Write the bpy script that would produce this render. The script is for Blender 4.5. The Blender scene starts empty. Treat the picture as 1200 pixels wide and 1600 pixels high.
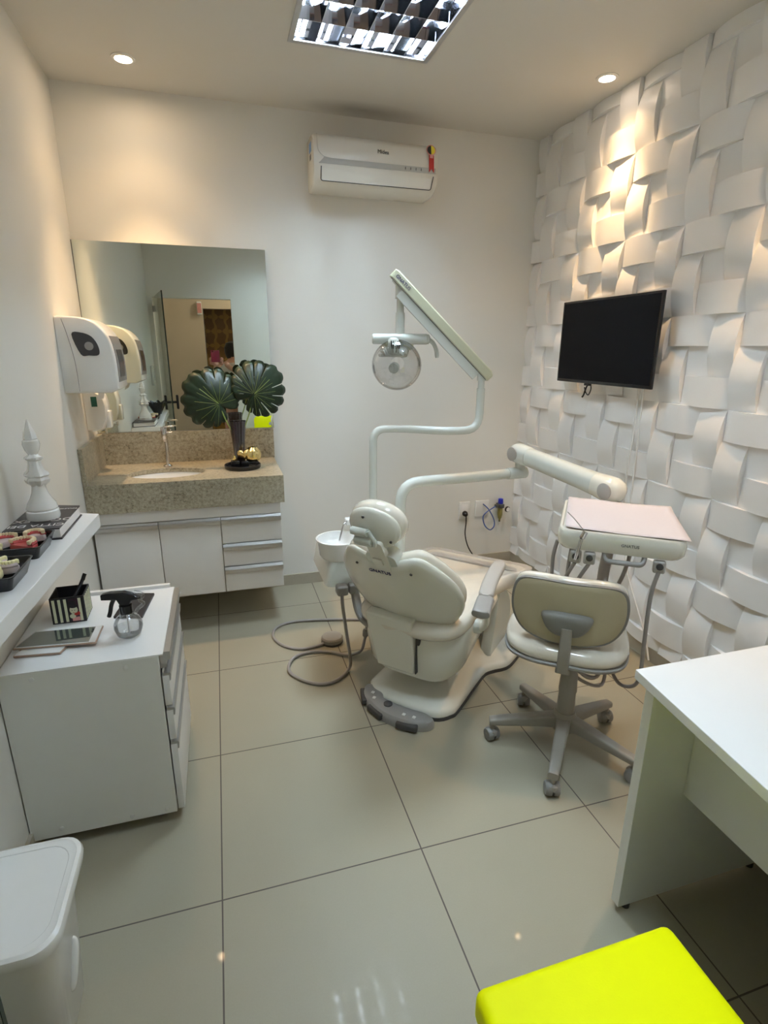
import bpy, bmesh, math, random
from mathutils import Vector, Matrix, Euler
random.seed(4)
D = bpy.data; S = bpy.context.scene; COL = S.collection
PI = math.pi

# ------------------------------------------------------------------ camera
cam = D.cameras.new('camera'); cam_o = D.objects.new('camera', cam); COL.objects.link(cam_o)
cam.sensor_fit = 'VERTICAL'; cam.sensor_height = 24.0; cam.lens = 852.6/1600*24.0
cam.clip_start = 0.01; cam.clip_end = 60
yaw, pit, rol = 0.2896, -0.2912, 0.0064
fwd = Vector((math.sin(yaw)*math.cos(pit), math.cos(yaw)*math.cos(pit), math.sin(pit)))
rgt = Vector((math.cos(yaw), -math.sin(yaw), 0)); upv = rgt.cross(fwd)
r2 = math.cos(rol)*rgt + math.sin(rol)*upv; u2 = -math.sin(rol)*rgt + math.cos(rol)*upv
CAM = Vector((0.6596, -3.3665, 1.503))
cam_o.matrix_world = Matrix(((r2.x, u2.x, -fwd.x, CAM.x), (r2.y, u2.y, -fwd.y, CAM.y), (r2.z, u2.z, -fwd.z, CAM.z), (0, 0, 0, 1)))
S.camera = cam_o

# ------------------------------------------------------------------ world, exposure
w = D.worlds.new('world'); S.world = w; w.use_nodes = True
w.node_tree.nodes['Background'].inputs[0].default_value = (0.9, 0.95, 1, 1)
w.node_tree.nodes['Background'].inputs[1].default_value = 0.05
S.view_settings.view_transform = 'Standard'; S.view_settings.look = 'None'
S.view_settings.gamma = 1.0; S.view_settings.use_curve_mapping = False
S.view_settings.exposure = 0.45
TUBE_E = 270.0            # emission of the fluorescent tubes over the chair
TUBE_E2 = 190.0           # older, dimmer tubes of the fitting near the doorway
SPOT_W = 14.5            # watts of each warm downlight
TUBE_C = (0.71, 0.88, 1.0); SPOT_C = (1.0, 0.66, 0.34)

# ------------------------------------------------------------------ materials
def pbr(name, col, rough=0.5, metal=0.0, noise=0.0, nscale=30, bump=0.0, bscale=200, coat=0.0, trans=0.0, ior=1.45, alpha=1.0, emis=None, estr=0.0, spec=0.5, sub=0):
    m = D.materials.new(name); m.use_nodes = True; nt = m.node_tree; b = nt.nodes['Principled BSDF']
    b.inputs['Base Color'].default_value = (*col, 1); b.inputs['Roughness'].default_value = rough
    b.inputs['Metallic'].default_value = metal; b.inputs['IOR'].default_value = ior
    b.inputs['Coat Weight'].default_value = coat; b.inputs['Coat Roughness'].default_value = 0.08
    b.inputs['Transmission Weight'].default_value = trans; b.inputs['Alpha'].default_value = alpha
    b.inputs['Specular IOR Level'].default_value = spec
    if emis: b.inputs['Emission Color'].default_value = (*emis, 1); b.inputs['Emission Strength'].default_value = estr
    tc = nt.nodes.new('ShaderNodeTexCoord')
    if noise > 0:
        n = nt.nodes.new('ShaderNodeTexNoise'); n.inputs['Scale'].default_value = nscale; n.inputs['Detail'].default_value = 4
        nt.links.new(tc.outputs['Object'], n.inputs['Vector'])
        mx = nt.nodes.new('ShaderNodeMixRGB'); mx.inputs[1].default_value = (*[c*(1-noise) for c in col], 1); mx.inputs[2].default_value = (*[min(1, c*(1+noise)) for c in col], 1)
        nt.links.new(n.outputs['Fac'], mx.inputs[0]); nt.links.new(mx.outputs[0], b.inputs['Base Color'])
    if bump > 0:
        n2 = nt.nodes.new('ShaderNodeTexNoise'); n2.inputs['Scale'].default_value = bscale; n2.inputs['Detail'].default_value = 3
        nt.links.new(tc.outputs['Object'], n2.inputs['Vector'])
        bp = nt.nodes.new('ShaderNodeBump'); bp.inputs['Strength'].default_value = bump; bp.inputs['Distance'].default_value = 0.002
        nt.links.new(n2.outputs['Fac'], bp.inputs['Height']); nt.links.new(bp.outputs[0], b.inputs['Normal'])
    return m
def math_n(nt, op, a, b=None):
    n = nt.nodes.new('ShaderNodeMath'); n.operation = op
    for i, v in enumerate((a, b)):
        if v is None: continue
        if isinstance(v, (int, float)): n.inputs[i].default_value = v
        else: nt.links.new(v, n.inputs[i])
    return n.outputs[0]
def tile_material():
    m = D.materials.new('porcelain floor tile'); m.use_nodes = True; nt = m.node_tree; b = nt.nodes['Principled BSDF']
    g = nt.nodes.new('ShaderNodeNewGeometry'); s = nt.nodes.new('ShaderNodeSeparateXYZ'); nt.links.new(g.outputs['Position'], s.inputs[0])
    def line(o, off):
        t = math_n(nt, 'DIVIDE', math_n(nt, 'SUBTRACT', o, off), 0.6)
        f = math_n(nt, 'ABSOLUTE', math_n(nt, 'SUBTRACT', t, math_n(nt, 'ROUND', t)))
        return math_n(nt, 'LESS_THAN', f, 0.0036), t
    lx, tx = line(s.outputs[0], 0.56); ly, ty = line(s.outputs[1], -0.32)
    ln = math_n(nt, 'MAXIMUM', lx, ly)
    n = nt.nodes.new('ShaderNodeTexNoise'); n.inputs['Scale'].default_value = 260; n.inputs['Detail'].default_value = 3
    nt.links.new(g.outputs['Position'], n.inputs['Vector'])
    n3 = nt.nodes.new('ShaderNodeTexNoise'); n3.inputs['Scale'].default_value = 3.0
    nt.links.new(g.outputs['Position'], n3.inputs['Vector'])
    mx = nt.nodes.new('ShaderNodeMixRGB'); mx.inputs[1].default_value = (0.312, 0.287, 0.214, 1); mx.inputs[2].default_value = (0.368, 0.34, 0.256, 1)
    nt.links.new(math_n(nt, 'ADD', math_n(nt, 'MULTIPLY', n.outputs['Fac'], .6), math_n(nt, 'MULTIPLY', n3.outputs['Fac'], .4)), mx.inputs[0])
    mg = nt.nodes.new('ShaderNodeMixRGB'); mg.inputs[2].default_value = (0.115, 0.098, 0.085, 1)
    nt.links.new(ln, mg.inputs[0]); nt.links.new(mx.outputs[0], mg.inputs[1]); nt.links.new(mg.outputs[0], b.inputs['Base Color'])
    b.inputs['Coat Weight'].default_value = 0.022; b.inputs['Coat Roughness'].default_value = 0.03
    nt.links.new(math_n(nt, 'ADD', 0.42, math_n(nt, 'MULTIPLY', ln, 0.5)), b.inputs['Roughness'])
    b.inputs['Specular IOR Level'].default_value = 0.35
    return m
def granite_material():
    m = D.materials.new('beige granite'); m.use_nodes = True; nt = m.node_tree; b = nt.nodes['Principled BSDF']
    g = nt.nodes.new('ShaderNodeNewGeometry')
    v = nt.nodes.new('ShaderNodeTexVoronoi'); v.inputs['Scale'].default_value = 210; nt.links.new(g.outputs['Position'], v.inputs['Vector'])
    n = nt.nodes.new('ShaderNodeTexNoise'); n.inputs['Scale'].default_value = 70; n.inputs['Detail'].default_value = 6; nt.links.new(g.outputs['Position'], n.inputs['Vector'])
    n2 = nt.nodes.new('ShaderNodeTexNoise'); n2.inputs['Scale'].default_value = 7; nt.links.new(g.outputs['Position'], n2.inputs['Vector'])
    r = nt.nodes.new('ShaderNodeValToRGB'); e = r.color_ramp.elements
    e[0].position = .30; e[0].color = (0.12, 0.10, 0.065, 1); e[1].position = .72; e[1].color = (0.50, 0.455, 0.345, 1)
    k = e.new(.42); k.color = (0.285, 0.25, 0.175, 1); k = e.new(.55); k.color = (0.40, 0.355, 0.26, 1)
    s = nt.nodes.new('ShaderNodeSeparateXYZ'); nt.links.new(v.outputs['Color'], s.inputs[0])
    f = math_n(nt, 'ADD', math_n(nt, 'MULTIPLY', n.outputs['Fac'], .6), math_n(nt, 'ADD', math_n(nt, 'MULTIPLY', s.outputs[0], .16), math_n(nt, 'MULTIPLY', n2.outputs['Fac'], .26)))
    nt.links.new(f, r.inputs[0]); nt.links.new(r.outputs[0], b.inputs['Base Color']); b.inputs['Roughness'].default_value = 0.3
    return m
def ceiling_material():
    m = pbr('ceiling paint', (0.69, 0.67, 0.62), 0.7, noise=.02, nscale=3, bump=.05, bscale=60); nt = m.node_tree; b = nt.nodes['Principled BSDF']
    # soft darker ellipse, broken by noise, on the ceiling over the air conditioner
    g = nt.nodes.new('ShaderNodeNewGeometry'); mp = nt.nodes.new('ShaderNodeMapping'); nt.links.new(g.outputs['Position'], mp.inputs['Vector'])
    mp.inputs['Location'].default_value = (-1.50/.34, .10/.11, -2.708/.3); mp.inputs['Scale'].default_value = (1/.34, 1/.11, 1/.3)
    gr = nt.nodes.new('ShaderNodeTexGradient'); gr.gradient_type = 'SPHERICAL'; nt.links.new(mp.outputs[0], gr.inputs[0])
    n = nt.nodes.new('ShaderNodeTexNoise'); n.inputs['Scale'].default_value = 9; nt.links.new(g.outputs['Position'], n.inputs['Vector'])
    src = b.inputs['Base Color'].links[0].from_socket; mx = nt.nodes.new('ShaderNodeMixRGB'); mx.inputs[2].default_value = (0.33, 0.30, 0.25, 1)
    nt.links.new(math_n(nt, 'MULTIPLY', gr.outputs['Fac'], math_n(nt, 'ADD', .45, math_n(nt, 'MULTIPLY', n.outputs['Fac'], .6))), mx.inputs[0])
    nt.links.new(src, mx.inputs[1]); nt.links.new(mx.outputs[0], b.inputs['Base Color']); return m
def damask_material():
    m = D.materials.new('gold damask wallpaper'); m.use_nodes = True; nt = m.node_tree; b = nt.nodes['Principled BSDF']
    g = nt.nodes.new('ShaderNodeNewGeometry'); s = nt.nodes.new('ShaderNodeSeparateXYZ'); nt.links.new(g.outputs['Position'], s.inputs[0])
    x = math_n(nt, 'MULTIPLY', s.outputs[0], 2*PI/0.30); z = math_n(nt, 'MULTIPLY', s.outputs[2], 2*PI/0.38)
    a = math_n(nt, 'MULTIPLY', math_n(nt, 'COSINE', x), math_n(nt, 'COSINE', z))
    x2 = math_n(nt, 'SINE', math_n(nt, 'MULTIPLY', x, 4)); z2 = math_n(nt, 'SINE', math_n(nt, 'MULTIPLY', z, 3))
    f = math_n(nt, 'ADD', math_n(nt, 'ABSOLUTE', a), math_n(nt, 'MULTIPLY', math_n(nt, 'MULTIPLY', x2, z2), .22))
    r = nt.nodes.new('ShaderNodeValToRGB'); e = r.color_ramp.elements
    e[0].position = .12; e[0].color = (0.36, 0.20, 0.035, 1); e[1].position = .34; e[1].color = (0.20, 0.10, 0.016, 1)
    k = e.new(.22); k.color = (0.36, 0.20, 0.04, 1)
    nt.links.new(f, r.inputs[0]); nt.links.new(r.outputs[0], b.inputs['Base Color']); b.inputs['Roughness'].default_value = .4
    return m
def glass_thin(name, tint=(1, 1, 1), refl=0.12, rough=0.02):
    m = D.materials.new(name); m.use_nodes = True; nt = m.node_tree
    for n in list(nt.nodes):
        if n.type == 'BSDF_PRINCIPLED': nt.nodes.remove(n)
    out = [n for n in nt.nodes if n.type == 'OUTPUT_MATERIAL'][0]
    t = nt.nodes.new('ShaderNodeBsdfTransparent'); t.inputs[0].default_value = (*tint, 1)
    g = nt.nodes.new('ShaderNodeBsdfGlossy'); g.inputs['Roughness'].default_value = rough
    fr = nt.nodes.new('ShaderNodeLayerWeight'); fr.inputs[0].default_value = 0.25
    mx = nt.nodes.new('ShaderNodeMixShader')
    nt.links.new(math_n(nt, 'ADD', refl, math_n(nt, 'MULTIPLY', fr.outputs['Fresnel'], .6)), mx.inputs[0])
    nt.links.new(t.outputs[0], mx.inputs[1]); nt.links.new(g.outputs[0], mx.inputs[2]); nt.links.new(mx.outputs[0], out.inputs[0])
    return m
def mirror_material():
    m = D.materials.new('mirror silvering'); m.use_nodes = True; b = m.node_tree.nodes['Principled BSDF']
    b.inputs['Base Color'].default_value = (0.80, 0.85, 0.80, 1); b.inputs['Metallic'].default_value = 1; b.inputs['Roughness'].default_value = 0.0
    return m
def leaf_material():
    m = pbr('monstera leaf', (0.007, 0.021, 0.008), 0.42, noise=.6, nscale=30); return m

M = dict(
    wall=pbr('off white wall paint', (0.79, 0.78, 0.735), 0.55, noise=.012, nscale=4, bump=.08, bscale=120),
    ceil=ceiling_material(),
    ceil_plain=pbr('ceiling paint', (0.76, 0.73, 0.67), 0.7, noise=.02, nscale=3, bump=.05, bscale=60),
    panel=pbr('white satin plaster panel', (0.90, 0.89, 0.875), 0.33, noise=.01, nscale=10),
    hall=pbr('beige hall paint', (0.60, 0.50, 0.37), 0.6, noise=.02, nscale=4),
    tile=tile_material(), granite=granite_material(), damask=damask_material(), mirror=mirror_material(),
    skirt=pbr('porcelain skirting', (0.43, 0.39, 0.31), 0.35, noise=.05, nscale=60),
    lam=pbr('white laminate', (0.84, 0.84, 0.83), 0.33, noise=.01, nscale=20, bump=.04, bscale=400),
    lamshade=pbr('shaded white laminate', (0.80, 0.80, 0.755), 0.42, noise=.02, nscale=15),  # white laminate with shade put into its colour, for side and leg panels
    alu=pbr('brushed aluminium', (0.55, 0.55, 0.55), 0.35, 0.85, noise=.05, nscale=80),
    chrome=pbr('chrome', (0.62, 0.62, 0.65), 0.18, 1.0, noise=.01),
    shell=pbr('cream equipment plastic', (0.78, 0.765, 0.68), 0.16, noise=.015, nscale=8, coat=.4),
    shell2=pbr('pale grey green metal', (0.66, 0.69, 0.645), 0.25, noise=.01, coat=.4),
    green=pbr('pale yellow green plastic', (0.60, 0.60, 0.44), 0.3, noise=.01),
    vinyl=pbr('pearl cream vinyl', (0.76, 0.705, 0.60), 0.16, noise=.09, nscale=16, coat=1.0),
    grey=pbr('mid grey plastic', (0.30, 0.29, 0.275), 0.4, noise=.04, nscale=40),
    grey2=pbr('light warm grey plastic', (0.42, 0.40, 0.37), 0.45, noise=.04, nscale=40),
    stool=pbr('taupe grey plastic', (0.30, 0.28, 0.245), 0.4, noise=.05, nscale=40),
    stoold=pbr('dark taupe plastic', (0.20, 0.195, 0.175), 0.5, noise=.05, nscale=40),
    olive=pbr('khaki stool back', (0.44, 0.385, 0.255), 0.38, noise=.03, nscale=20, bump=.1, bscale=600),
    dark=pbr('dark grey rubber', (0.06, 0.058, 0.058), 0.5, noise=.1, nscale=60),
    hose=pbr('grey hose', (0.30, 0.275, 0.26), 0.4, noise=.04, nscale=60),
    black=pbr('black plastic', (0.010, 0.010, 0.012), 0.2, noise=.1, nscale=50),
    blackm=pbr('matt black', (0.016, 0.015, 0.017), 0.5, noise=.1, nscale=50),
    screen=pbr('dark screen', (0.004, 0.004, 0.005), 0.3, noise=.05, spec=.08),
    tablet=pbr('tablet glass', (0.07, 0.085, 0.075), 0.03, noise=.02, coat=1.0, ior=1.8, spec=1.0),  # greenish tone of the reflected wall put into the base colour
    white=pbr('white plastic', (0.82, 0.82, 0.80), 0.25, noise=.01, coat=.3),
    porc=pbr('white glazed ceramic', (0.85, 0.85, 0.83), 0.12, noise=.01, coat=.6),
    paper=pbr('white paper', (0.86, 0.84, 0.82), 0.8, noise=.02, bump=.1, bscale=300),
    cloth=pbr('pinkish white tray paper', (0.64, 0.585, 0.60), 0.8, noise=.015, nscale=60, bump=.15, bscale=300),
    ac=pbr('air conditioner plastic', (0.80, 0.775, 0.70), 0.25, noise=.01, coat=.3),
    acband=pbr('grey display band', (0.50, 0.50, 0.47), 0.2, noise=.01),
    smoke=pbr('smoked window', (0.05, 0.05, 0.055), 0.12, noise=.1),
    silver=pbr('silver trim', (0.42, 0.40, 0.42), 0.25, 0.6, noise=.04),
    yellow=pbr('yellow leatherette', (0.90, 0.92, 0.0), 0.5, spec=.15, noise=.02, nscale=30, bump=.15, bscale=500),
    stick=pbr('yellow sticker', (0.85, 0.72, 0.05), 0.5, noise=.02), red=pbr('red print', (0.45, 0.03, 0.02), 0.5, noise=.05),
    blue=pbr('blue plastic', (0.02, 0.03, 0.42), 0.35, noise=.05), bluet=pbr('blue tube', (0.05, 0.10, 0.32), 0.35, noise=.05),
    bluel=pbr('blue label print', (0.10, 0.26, 0.55), 0.5, noise=.05),
    brass=pbr('smoked brass bowl', (0.30, 0.26, 0.08), 0.2, 0.4, noise=.1), gold=pbr('polished gold', (0.86, 0.68, 0.30), 0.16, 1.0, noise=.05),
    leaf=leaf_material(), stem=pbr('leaf stalk', (0.22, 0.28, 0.06), 0.4, noise=.1),
    vase=pbr('black ribbed glass', (0.012, 0.004, 0.007), 0.08, noise=.2, coat=1),
    cream=pbr('yellow plaster cast', (0.80, 0.74, 0.42), 0.5, noise=.08, nscale=60, bump=.2, bscale=150),
    acrylic=pbr('cloudy acrylic', (0.74, 0.62, 0.60), 0.15, noise=.1, nscale=60, coat=.6),
    gum=pbr('red gum acrylic', (0.50, 0.07, 0.07), 0.2, noise=.15, nscale=60, coat=.5),
    tooth=pbr('ivory teeth', (0.80, 0.66, 0.42), 0.3, noise=.08, nscale=80),
    stripe=pbr('cream print', (0.72, 0.72, 0.50), 0.5, noise=.03), darkp=pbr('dark plum print', (0.035, 0.012, 0.022), 0.4, noise=.1),
    skin=pbr('skin', (0.62, 0.36, 0.26), 0.5, noise=.06, nscale=20), pskin=pbr('printed face', (0.66, 0.66, 0.46), 0.5, noise=.03),
    pink=pbr('pink print', (0.70, 0.32, 0.28), 0.5, noise=.2, nscale=60), hair=pbr('black hair', (0.01, 0.008, 0.008), 0.45, noise=.2),
    shirt=pbr('pale shirt', (0.60, 0.58, 0.52), 0.8, noise=.05), burg=pbr('burgundy phone case', (0.22, 0.01, 0.03), 0.2, noise=.05, coat=.6),
    rose=pbr('rose gold metal', (0.48, 0.34, 0.26), 0.3, 0.7, noise=.04),
    glass=glass_thin('clear glass pane', (0.93, 0.97, 0.95), 0.03), dome=glass_thin('clear lamp shield', (0.84, 0.84, 0.84), 0.10, .05),
    bottle=glass_thin('clear bottle plastic', (0.96, 0.97, 0.98), 0.10, .03),
    water=glass_thin('clear liquid', (0.93, 0.95, 0.96), 0.06, .03), glassedge=pbr('dark glass edge', (0.02, 0.035, 0.03), 0.2, noise=.05),
    tube=pbr('lit fluorescent tube', (0.9, 0.9, 0.9), 0.4, emis=TUBE_C, estr=TUBE_E, noise=.001),
    tube2=pbr('lit older fluorescent tube', (0.9, 0.9, 0.9), 0.4, emis=TUBE_C, estr=TUBE_E2, noise=.001),
    lampon=pbr('lit downlight', (0.9, 0.9, 0.9), 0.4, emis=(1.0, 0.74, 0.48), estr=120, noise=.001),
    lampdim=pbr('lit shielded downlight', (0.9, 0.9, 0.9), 0.4, emis=(1.0, 0.80, 0.62), estr=25, noise=.001),
    blade=pbr('mirror aluminium louvre', (0.80, 0.80, 0.84), 0.035, 1.0, noise=.02),
    navy=pbr('navy lettering', (0.03, 0.03, 0.12), 0.5, noise=.05), text=pbr('grey lettering', (0.10, 0.10, 0.10), 0.5, noise=.05),
    bookc=pbr('black book cover', (0.018, 0.015, 0.018), 0.35, noise=.1), caster=pbr('caster wheel', (0.22, 0.215, 0.205), 0.35, noise=.05),
)

# ------------------------------------------------------------------ helpers
WM = {}
def BM(): return bmesh.new()
def V(*a): return Vector(a)
def tag(o, label=None, cat=None, group=None, kind=None):
    if label: o['label'] = label
    if cat: o['category'] = cat
    if group: o['group'] = group
    if kind: o['kind'] = kind
    return o
def thing(name, label, cat, loc=(0, 0, 0), rotz=0.0, group=None):
    o = D.objects.new(name, None); COL.objects.link(o); o.location = loc; o.rotation_euler = (0, 0, rotz)
    o.empty_display_size = 0.1
    WM[o.name] = Matrix.Translation(loc) @ Matrix.Rotation(rotz, 4, 'Z')
    return tag(o, label, cat, group)
def obj(name, bm, mat, parent=None, world=False, ang=38, flat=False, bev=0, recenter=True, label=None):
    bmesh.ops.recalc_face_normals(bm, faces=bm.faces) if not flat else None
    me = D.meshes.new(name)
    M0 = Matrix.Identity(4)
    if parent is not None:
        if world: bmesh.ops.transform(bm, matrix=WM[parent.name].inverted(), verts=bm.verts)
    elif recenter and bm.verts:
        xs = [v.co for v in bm.verts]
        c = V((min(v.x for v in xs)+max(v.x for v in xs))/2, (min(v.y for v in xs)+max(v.y for v in xs))/2, min(v.z for v in xs))
        bmesh.ops.translate(bm, vec=-c, verts=bm.verts); M0 = Matrix.Translation(c)
    bm.to_mesh(me); bm.free()
    for m in (mat if isinstance(mat, (list, tuple)) else [mat]): me.materials.append(m)
    o = D.objects.new(name, me); COL.objects.link(o)
    if parent is not None: o.parent = parent; WM[o.name] = WM[parent.name]
    else: o.matrix_world = M0; WM[o.name] = M0
    if ang and len(me.polygons):
        me.polygons.foreach_set('use_smooth', [True]*len(me.polygons))
        me.set_sharp_from_angle(angle=math.radians(ang))
    if bev:
        b = o.modifiers.new('bevel', 'BEVEL'); b.width = bev; b.segments = 2; b.limit_method = 'ANGLE'; b.angle_limit = math.radians(40)
    if label: o['label'] = label
    return o
def struct(name, bm, mat, **k):
    o = obj(name, bm, mat, recenter=False, **k); 
    if o.parent is None: o['kind'] = 'structure'
    return o
def box(bm, x0, x1, y0, y1, z0, z1):
    vs = [bm.verts.new(p) for p in ((x0, y0, z0), (x1, y0, z0), (x1, y1, z0), (x0, y1, z0), (x0, y0, z1), (x1, y0, z1), (x1, y1, z1), (x0, y1, z1))]
    for f in ((3, 2, 1, 0), (4, 5, 6, 7), (0, 1, 5, 4), (1, 2, 6, 5), (2, 3, 7, 6), (3, 0, 4, 7)): bm.faces.new([vs[i] for i in f])
    return vs
def rbox(bm, x0, x1, y0, y1, z0, z1, r=0.005, seg=3):
    vs = box(bm, x0, x1, y0, y1, z0, z1)
    es = list({e for v in vs for e in v.link_edges})
    bmesh.ops.bevel(bm, geom=es, offset=r, segments=seg, affect='EDGES', profile=0.5)
def tbox(bm, mat, *a, r=0):
    t = BM(); (rbox(t, *a, r=r) if r else box(t, *a)); bmesh.ops.transform(t, matrix=mat, verts=t.verts)
    me = D.meshes.new('tmp'); t.to_mesh(me); t.free(); bm.from_mesh(me); D.meshes.remove(me)
def loft(bm, rings, cap0=True, cap1=True, closed=True):
    R = [[bm.verts.new(p) for p in r] for r in rings]
    for a, b in zip(R, R[1:]):
        n = len(a)
        for i in range(n if closed else n-1):
            j = (i+1) % n; bm.faces.new((a[i], a[j], b[j], b[i]))
    if cap0: bm.faces.new(list(reversed(R[0])))
    if cap1: bm.faces.new(R[-1])
    return R
def frame_of(d):
    d = d.normalized(); a = V(0, 0, 1) if abs(d.z) < 0.9 else V(1, 0, 0)
    x = a.cross(d).normalized(); return x, d.cross(x)
def cyl(bm, p0, p1, r0, r1=None, n=20, cap=True):
    p0, p1 = Vector(p0), Vector(p1); r1 = r0 if r1 is None else r1; x, y = frame_of(p1-p0)
    rings = [[p+(x*math.cos(2*PI*k/n)+y*math.sin(2*PI*k/n))*r for k in range(n)] for p, r in ((p0, r0), (p1, r1))]
    loft(bm, rings, cap, cap)
def lathe(bm, prof, c=(0, 0, 0), axis=(0, 0, 1), n=32, cap0=True, cap1=True, flute=0, fd=0.0):
    c = Vector(c); ax = Vector(axis).normalized(); x, y = frame_of(ax) if abs(ax.z) < .999 else (V(1, 0, 0), V(0, 1, 0))
    rings = []
    for r, h in prof:
        rings.append([c+ax*h+(x*math.cos(2*PI*k/n)+y*math.sin(2*PI*k/n))*max(r*(1+(fd*math.cos(flute*2*PI*k/n) if flute else 0)), 1e-5) for k in range(n)])
    loft(bm, rings, cap0, cap1)
def cr(pts, n=8, closed=False):
    P = [Vector(p) for p in pts]; out = []; m = len(P)
    for i in range(m if closed else m-1):
        if closed: p0, p1, p2, p3 = P[(i-1) % m], P[i], P[(i+1) % m], P[(i+2) % m]
        else: p0, p1, p2, p3 = P[max(i-1, 0)], P[i], P[i+1], P[min(i+2, m-1)]
        for k in range(n):
            t = k/n
            out.append(0.5*((2*p1)+(-p0+p2)*t+(2*p0-5*p1+4*p2-p3)*t*t+(-p0+3*p1-3*p2+p3)*t**3))
    if not closed: out.append(P[-1])
    return out
def tube(bm, pts, r, n=12, smooth=6, cap=True, sx=1.0):
    P = cr(pts, smooth) if smooth > 1 else [Vector(p) for p in pts]
    R = (lambda t: r) if not callable(r) else r
    x = None; rings = []
    for i, p in enumerate(P):
        d = (P[min(i+1, len(P)-1)]-P[max(i-1, 0)]).normalized()
        if x is None: x, y = frame_of(d)
        else:
            x = (x-d*x.dot(d)).normalized(); y = d.cross(x)
        rr = R(i/(len(P)-1)); rings.append([p+(x*math.cos(2*PI*k/n)*sx+y*math.sin(2*PI*k/n))*rr for k in range(n)])
    loft(bm, rings, cap, cap)
def bend(pts, rad, n=6):
    """polyline with rounded corners"""
    P = [Vector(p) for p in pts]; out = [P[0]]
    for a, b, c in zip(P, P[1:], P[2:]):
        u1 = (a-b).normalized(); u3 = (c-b).normalized(); rr = min(rad, (a-b).length*.49, (c-b).length*.49)
        s, e = b+u1*rr, b+u3*rr
        for k in range(n+1):
            t = k/n; out.append((1-t)**2*s+2*t*(1-t)*b+t*t*e)
    out.append(P[-1]); return out
def rrect(w, h, r, n=6, cx=0, cy=0):
    out = []
    for sx, sy, a0 in ((1, 1, 0), (-1, 1, 90), (-1, -1, 180), (1, -1, 270)):
        for k in range(n+1):
            a = math.radians(a0+90*k/n); out.append((cx+sx*(w/2-r)+r*math.cos(a), cy+sy*(h/2-r)+r*math.sin(a)))
    return out
def pillow(bm, outline, rings, O=(0, 0, 0), U=(1, 0, 0), W=(0, 1, 0), N=(0, 0, 1), wrap=None, c=(0, 0)):
    """outline (u,w); rings [(scale, inset, offset)] from the back centre over the edge to the front centre"""
    O, U, W, N = Vector(O), Vector(U), Vector(W), Vector(N)
    R = []
    for sc, off in rings:
        ring = []
        for (a, b) in outline:
            a2 = c[0]+(a-c[0])*sc; b2 = c[1]+(b-c[1])*sc
            ring.append(O+U*a2+W*b2+N*(off+(wrap(a2, b2) if wrap else 0)))
        R.append(ring)
    loft(bm, R, True, True)
def edge_rings(t0, t1, r, k=4, inner=(.0001, .3, .6, .85), b0=0.0, b1=0.0, w=.2):
    """flat-ish pad between offsets t0<t1 with rounded rim r (in scale units of half width w) and crowns b0,b1"""
    out = [(s, t0-b0*(1-s*s)) for s in inner]
    h = (t1-t0)/2
    for i in range(k+1):
        a = -PI/2+PI*i/k; out.append((1-(r/w)*(1-math.cos(a)), (t0+t1)/2+h*math.sin(a)))
    out += [(s, t1+b1*(1-s*s)) for s in reversed(inner)]
    return out
def prism(bm, poly, O, U, W, N, t):
    O, U, W, N = map(Vector, (O, U, W, N))
    loft(bm, [[O+U*a+W*b for a, b in poly], [O+U*a+W*b+N*t for a, b in poly]])
def text(name, body, size, O, U, W, mat, parent=None, world=False, ext=0.0004, align='CENTER', label=None):
    c = D.curves.new('t', 'FONT'); c.body = body; c.size = size; c.align_x = align; c.align_y = 'CENTER'; c.extrude = ext; c.resolution_u = 3
    o = D.objects.new('t', c); me = D.meshes.new_from_object(o); D.objects.remove(o); D.curves.remove(c)
    U, W = Vector(U).normalized(), Vector(W).normalized(); N = U.cross(W); O = Vector(O)
    bm = BM(); bm.from_mesh(me); D.meshes.remove(me)
    bmesh.ops.transform(bm, matrix=Matrix(((U.x, W.x, N.x, O.x), (U.y, W.y, N.y, O.y), (U.z, W.z, N.z, O.z), (0, 0, 0, 1))), verts=bm.verts)
    return obj(name, bm, mat, parent, world=world, ang=0, flat=True, label=label)
def dup(root, loc, rotz=0.0, label=None):
    r = root.copy(); COL.objects.link(r); r.location = loc; r.rotation_euler = (0, 0, rotz)
    if label: r['label'] = label
    for ch in list(root.children):
        c = ch.copy(); COL.objects.link(c); c.parent = r
        for g in list(ch.children):
            d = g.copy(); COL.objects.link(d); d.parent = c
    return r

# ================================================================== SETTING
RX, RH, FY = 2.665, 2.708, -3.33
FX0, FX1, FZL = 1.055, 1.627, 0.0
LYS = ((-1.262, -0.69), (-2.83, -2.258))          # the two light fittings in y
bm = BM(); box(bm, -0.12, RX+.12, -5.2, 0.12, -0.1, 0.0); struct('floor', bm, M['tile'], ang=0)
bm = BM()
box(bm, -0.12, FX0, -5.2, 0.12, RH, RH+.17); box(bm, FX1, RX+.12, -5.2, 0.12, RH, RH+.17)
box(bm, FX0, FX1, -5.2, LYS[1][0], RH, RH+.17); box(bm, FX0, FX1, LYS[1][1], LYS[0][0], RH, RH+.17); box(bm, FX0, FX1, LYS[0][1], 0.12, RH, RH+.17)
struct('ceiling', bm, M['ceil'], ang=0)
bm = BM(); box(bm, -0.12, 0, -5.2, 0.12, 0, RH); struct('wall_left', bm, M['wall'], ang=0)
bm = BM(); box(bm, 0, RX, 0, 0.12, 0, RH); struct('wall_back', bm, M['wall'], ang=0)
bm = BM()
box(bm, 0, 0.05, FY-.1, FY, 0, RH); box(bm, 0.86, RX, FY-.1, FY, 0, RH); box(bm, 0.05, 0.86, FY-.1, FY, 2.07, RH)
struct('wall_front', bm, M['wall'], ang=0)
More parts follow.
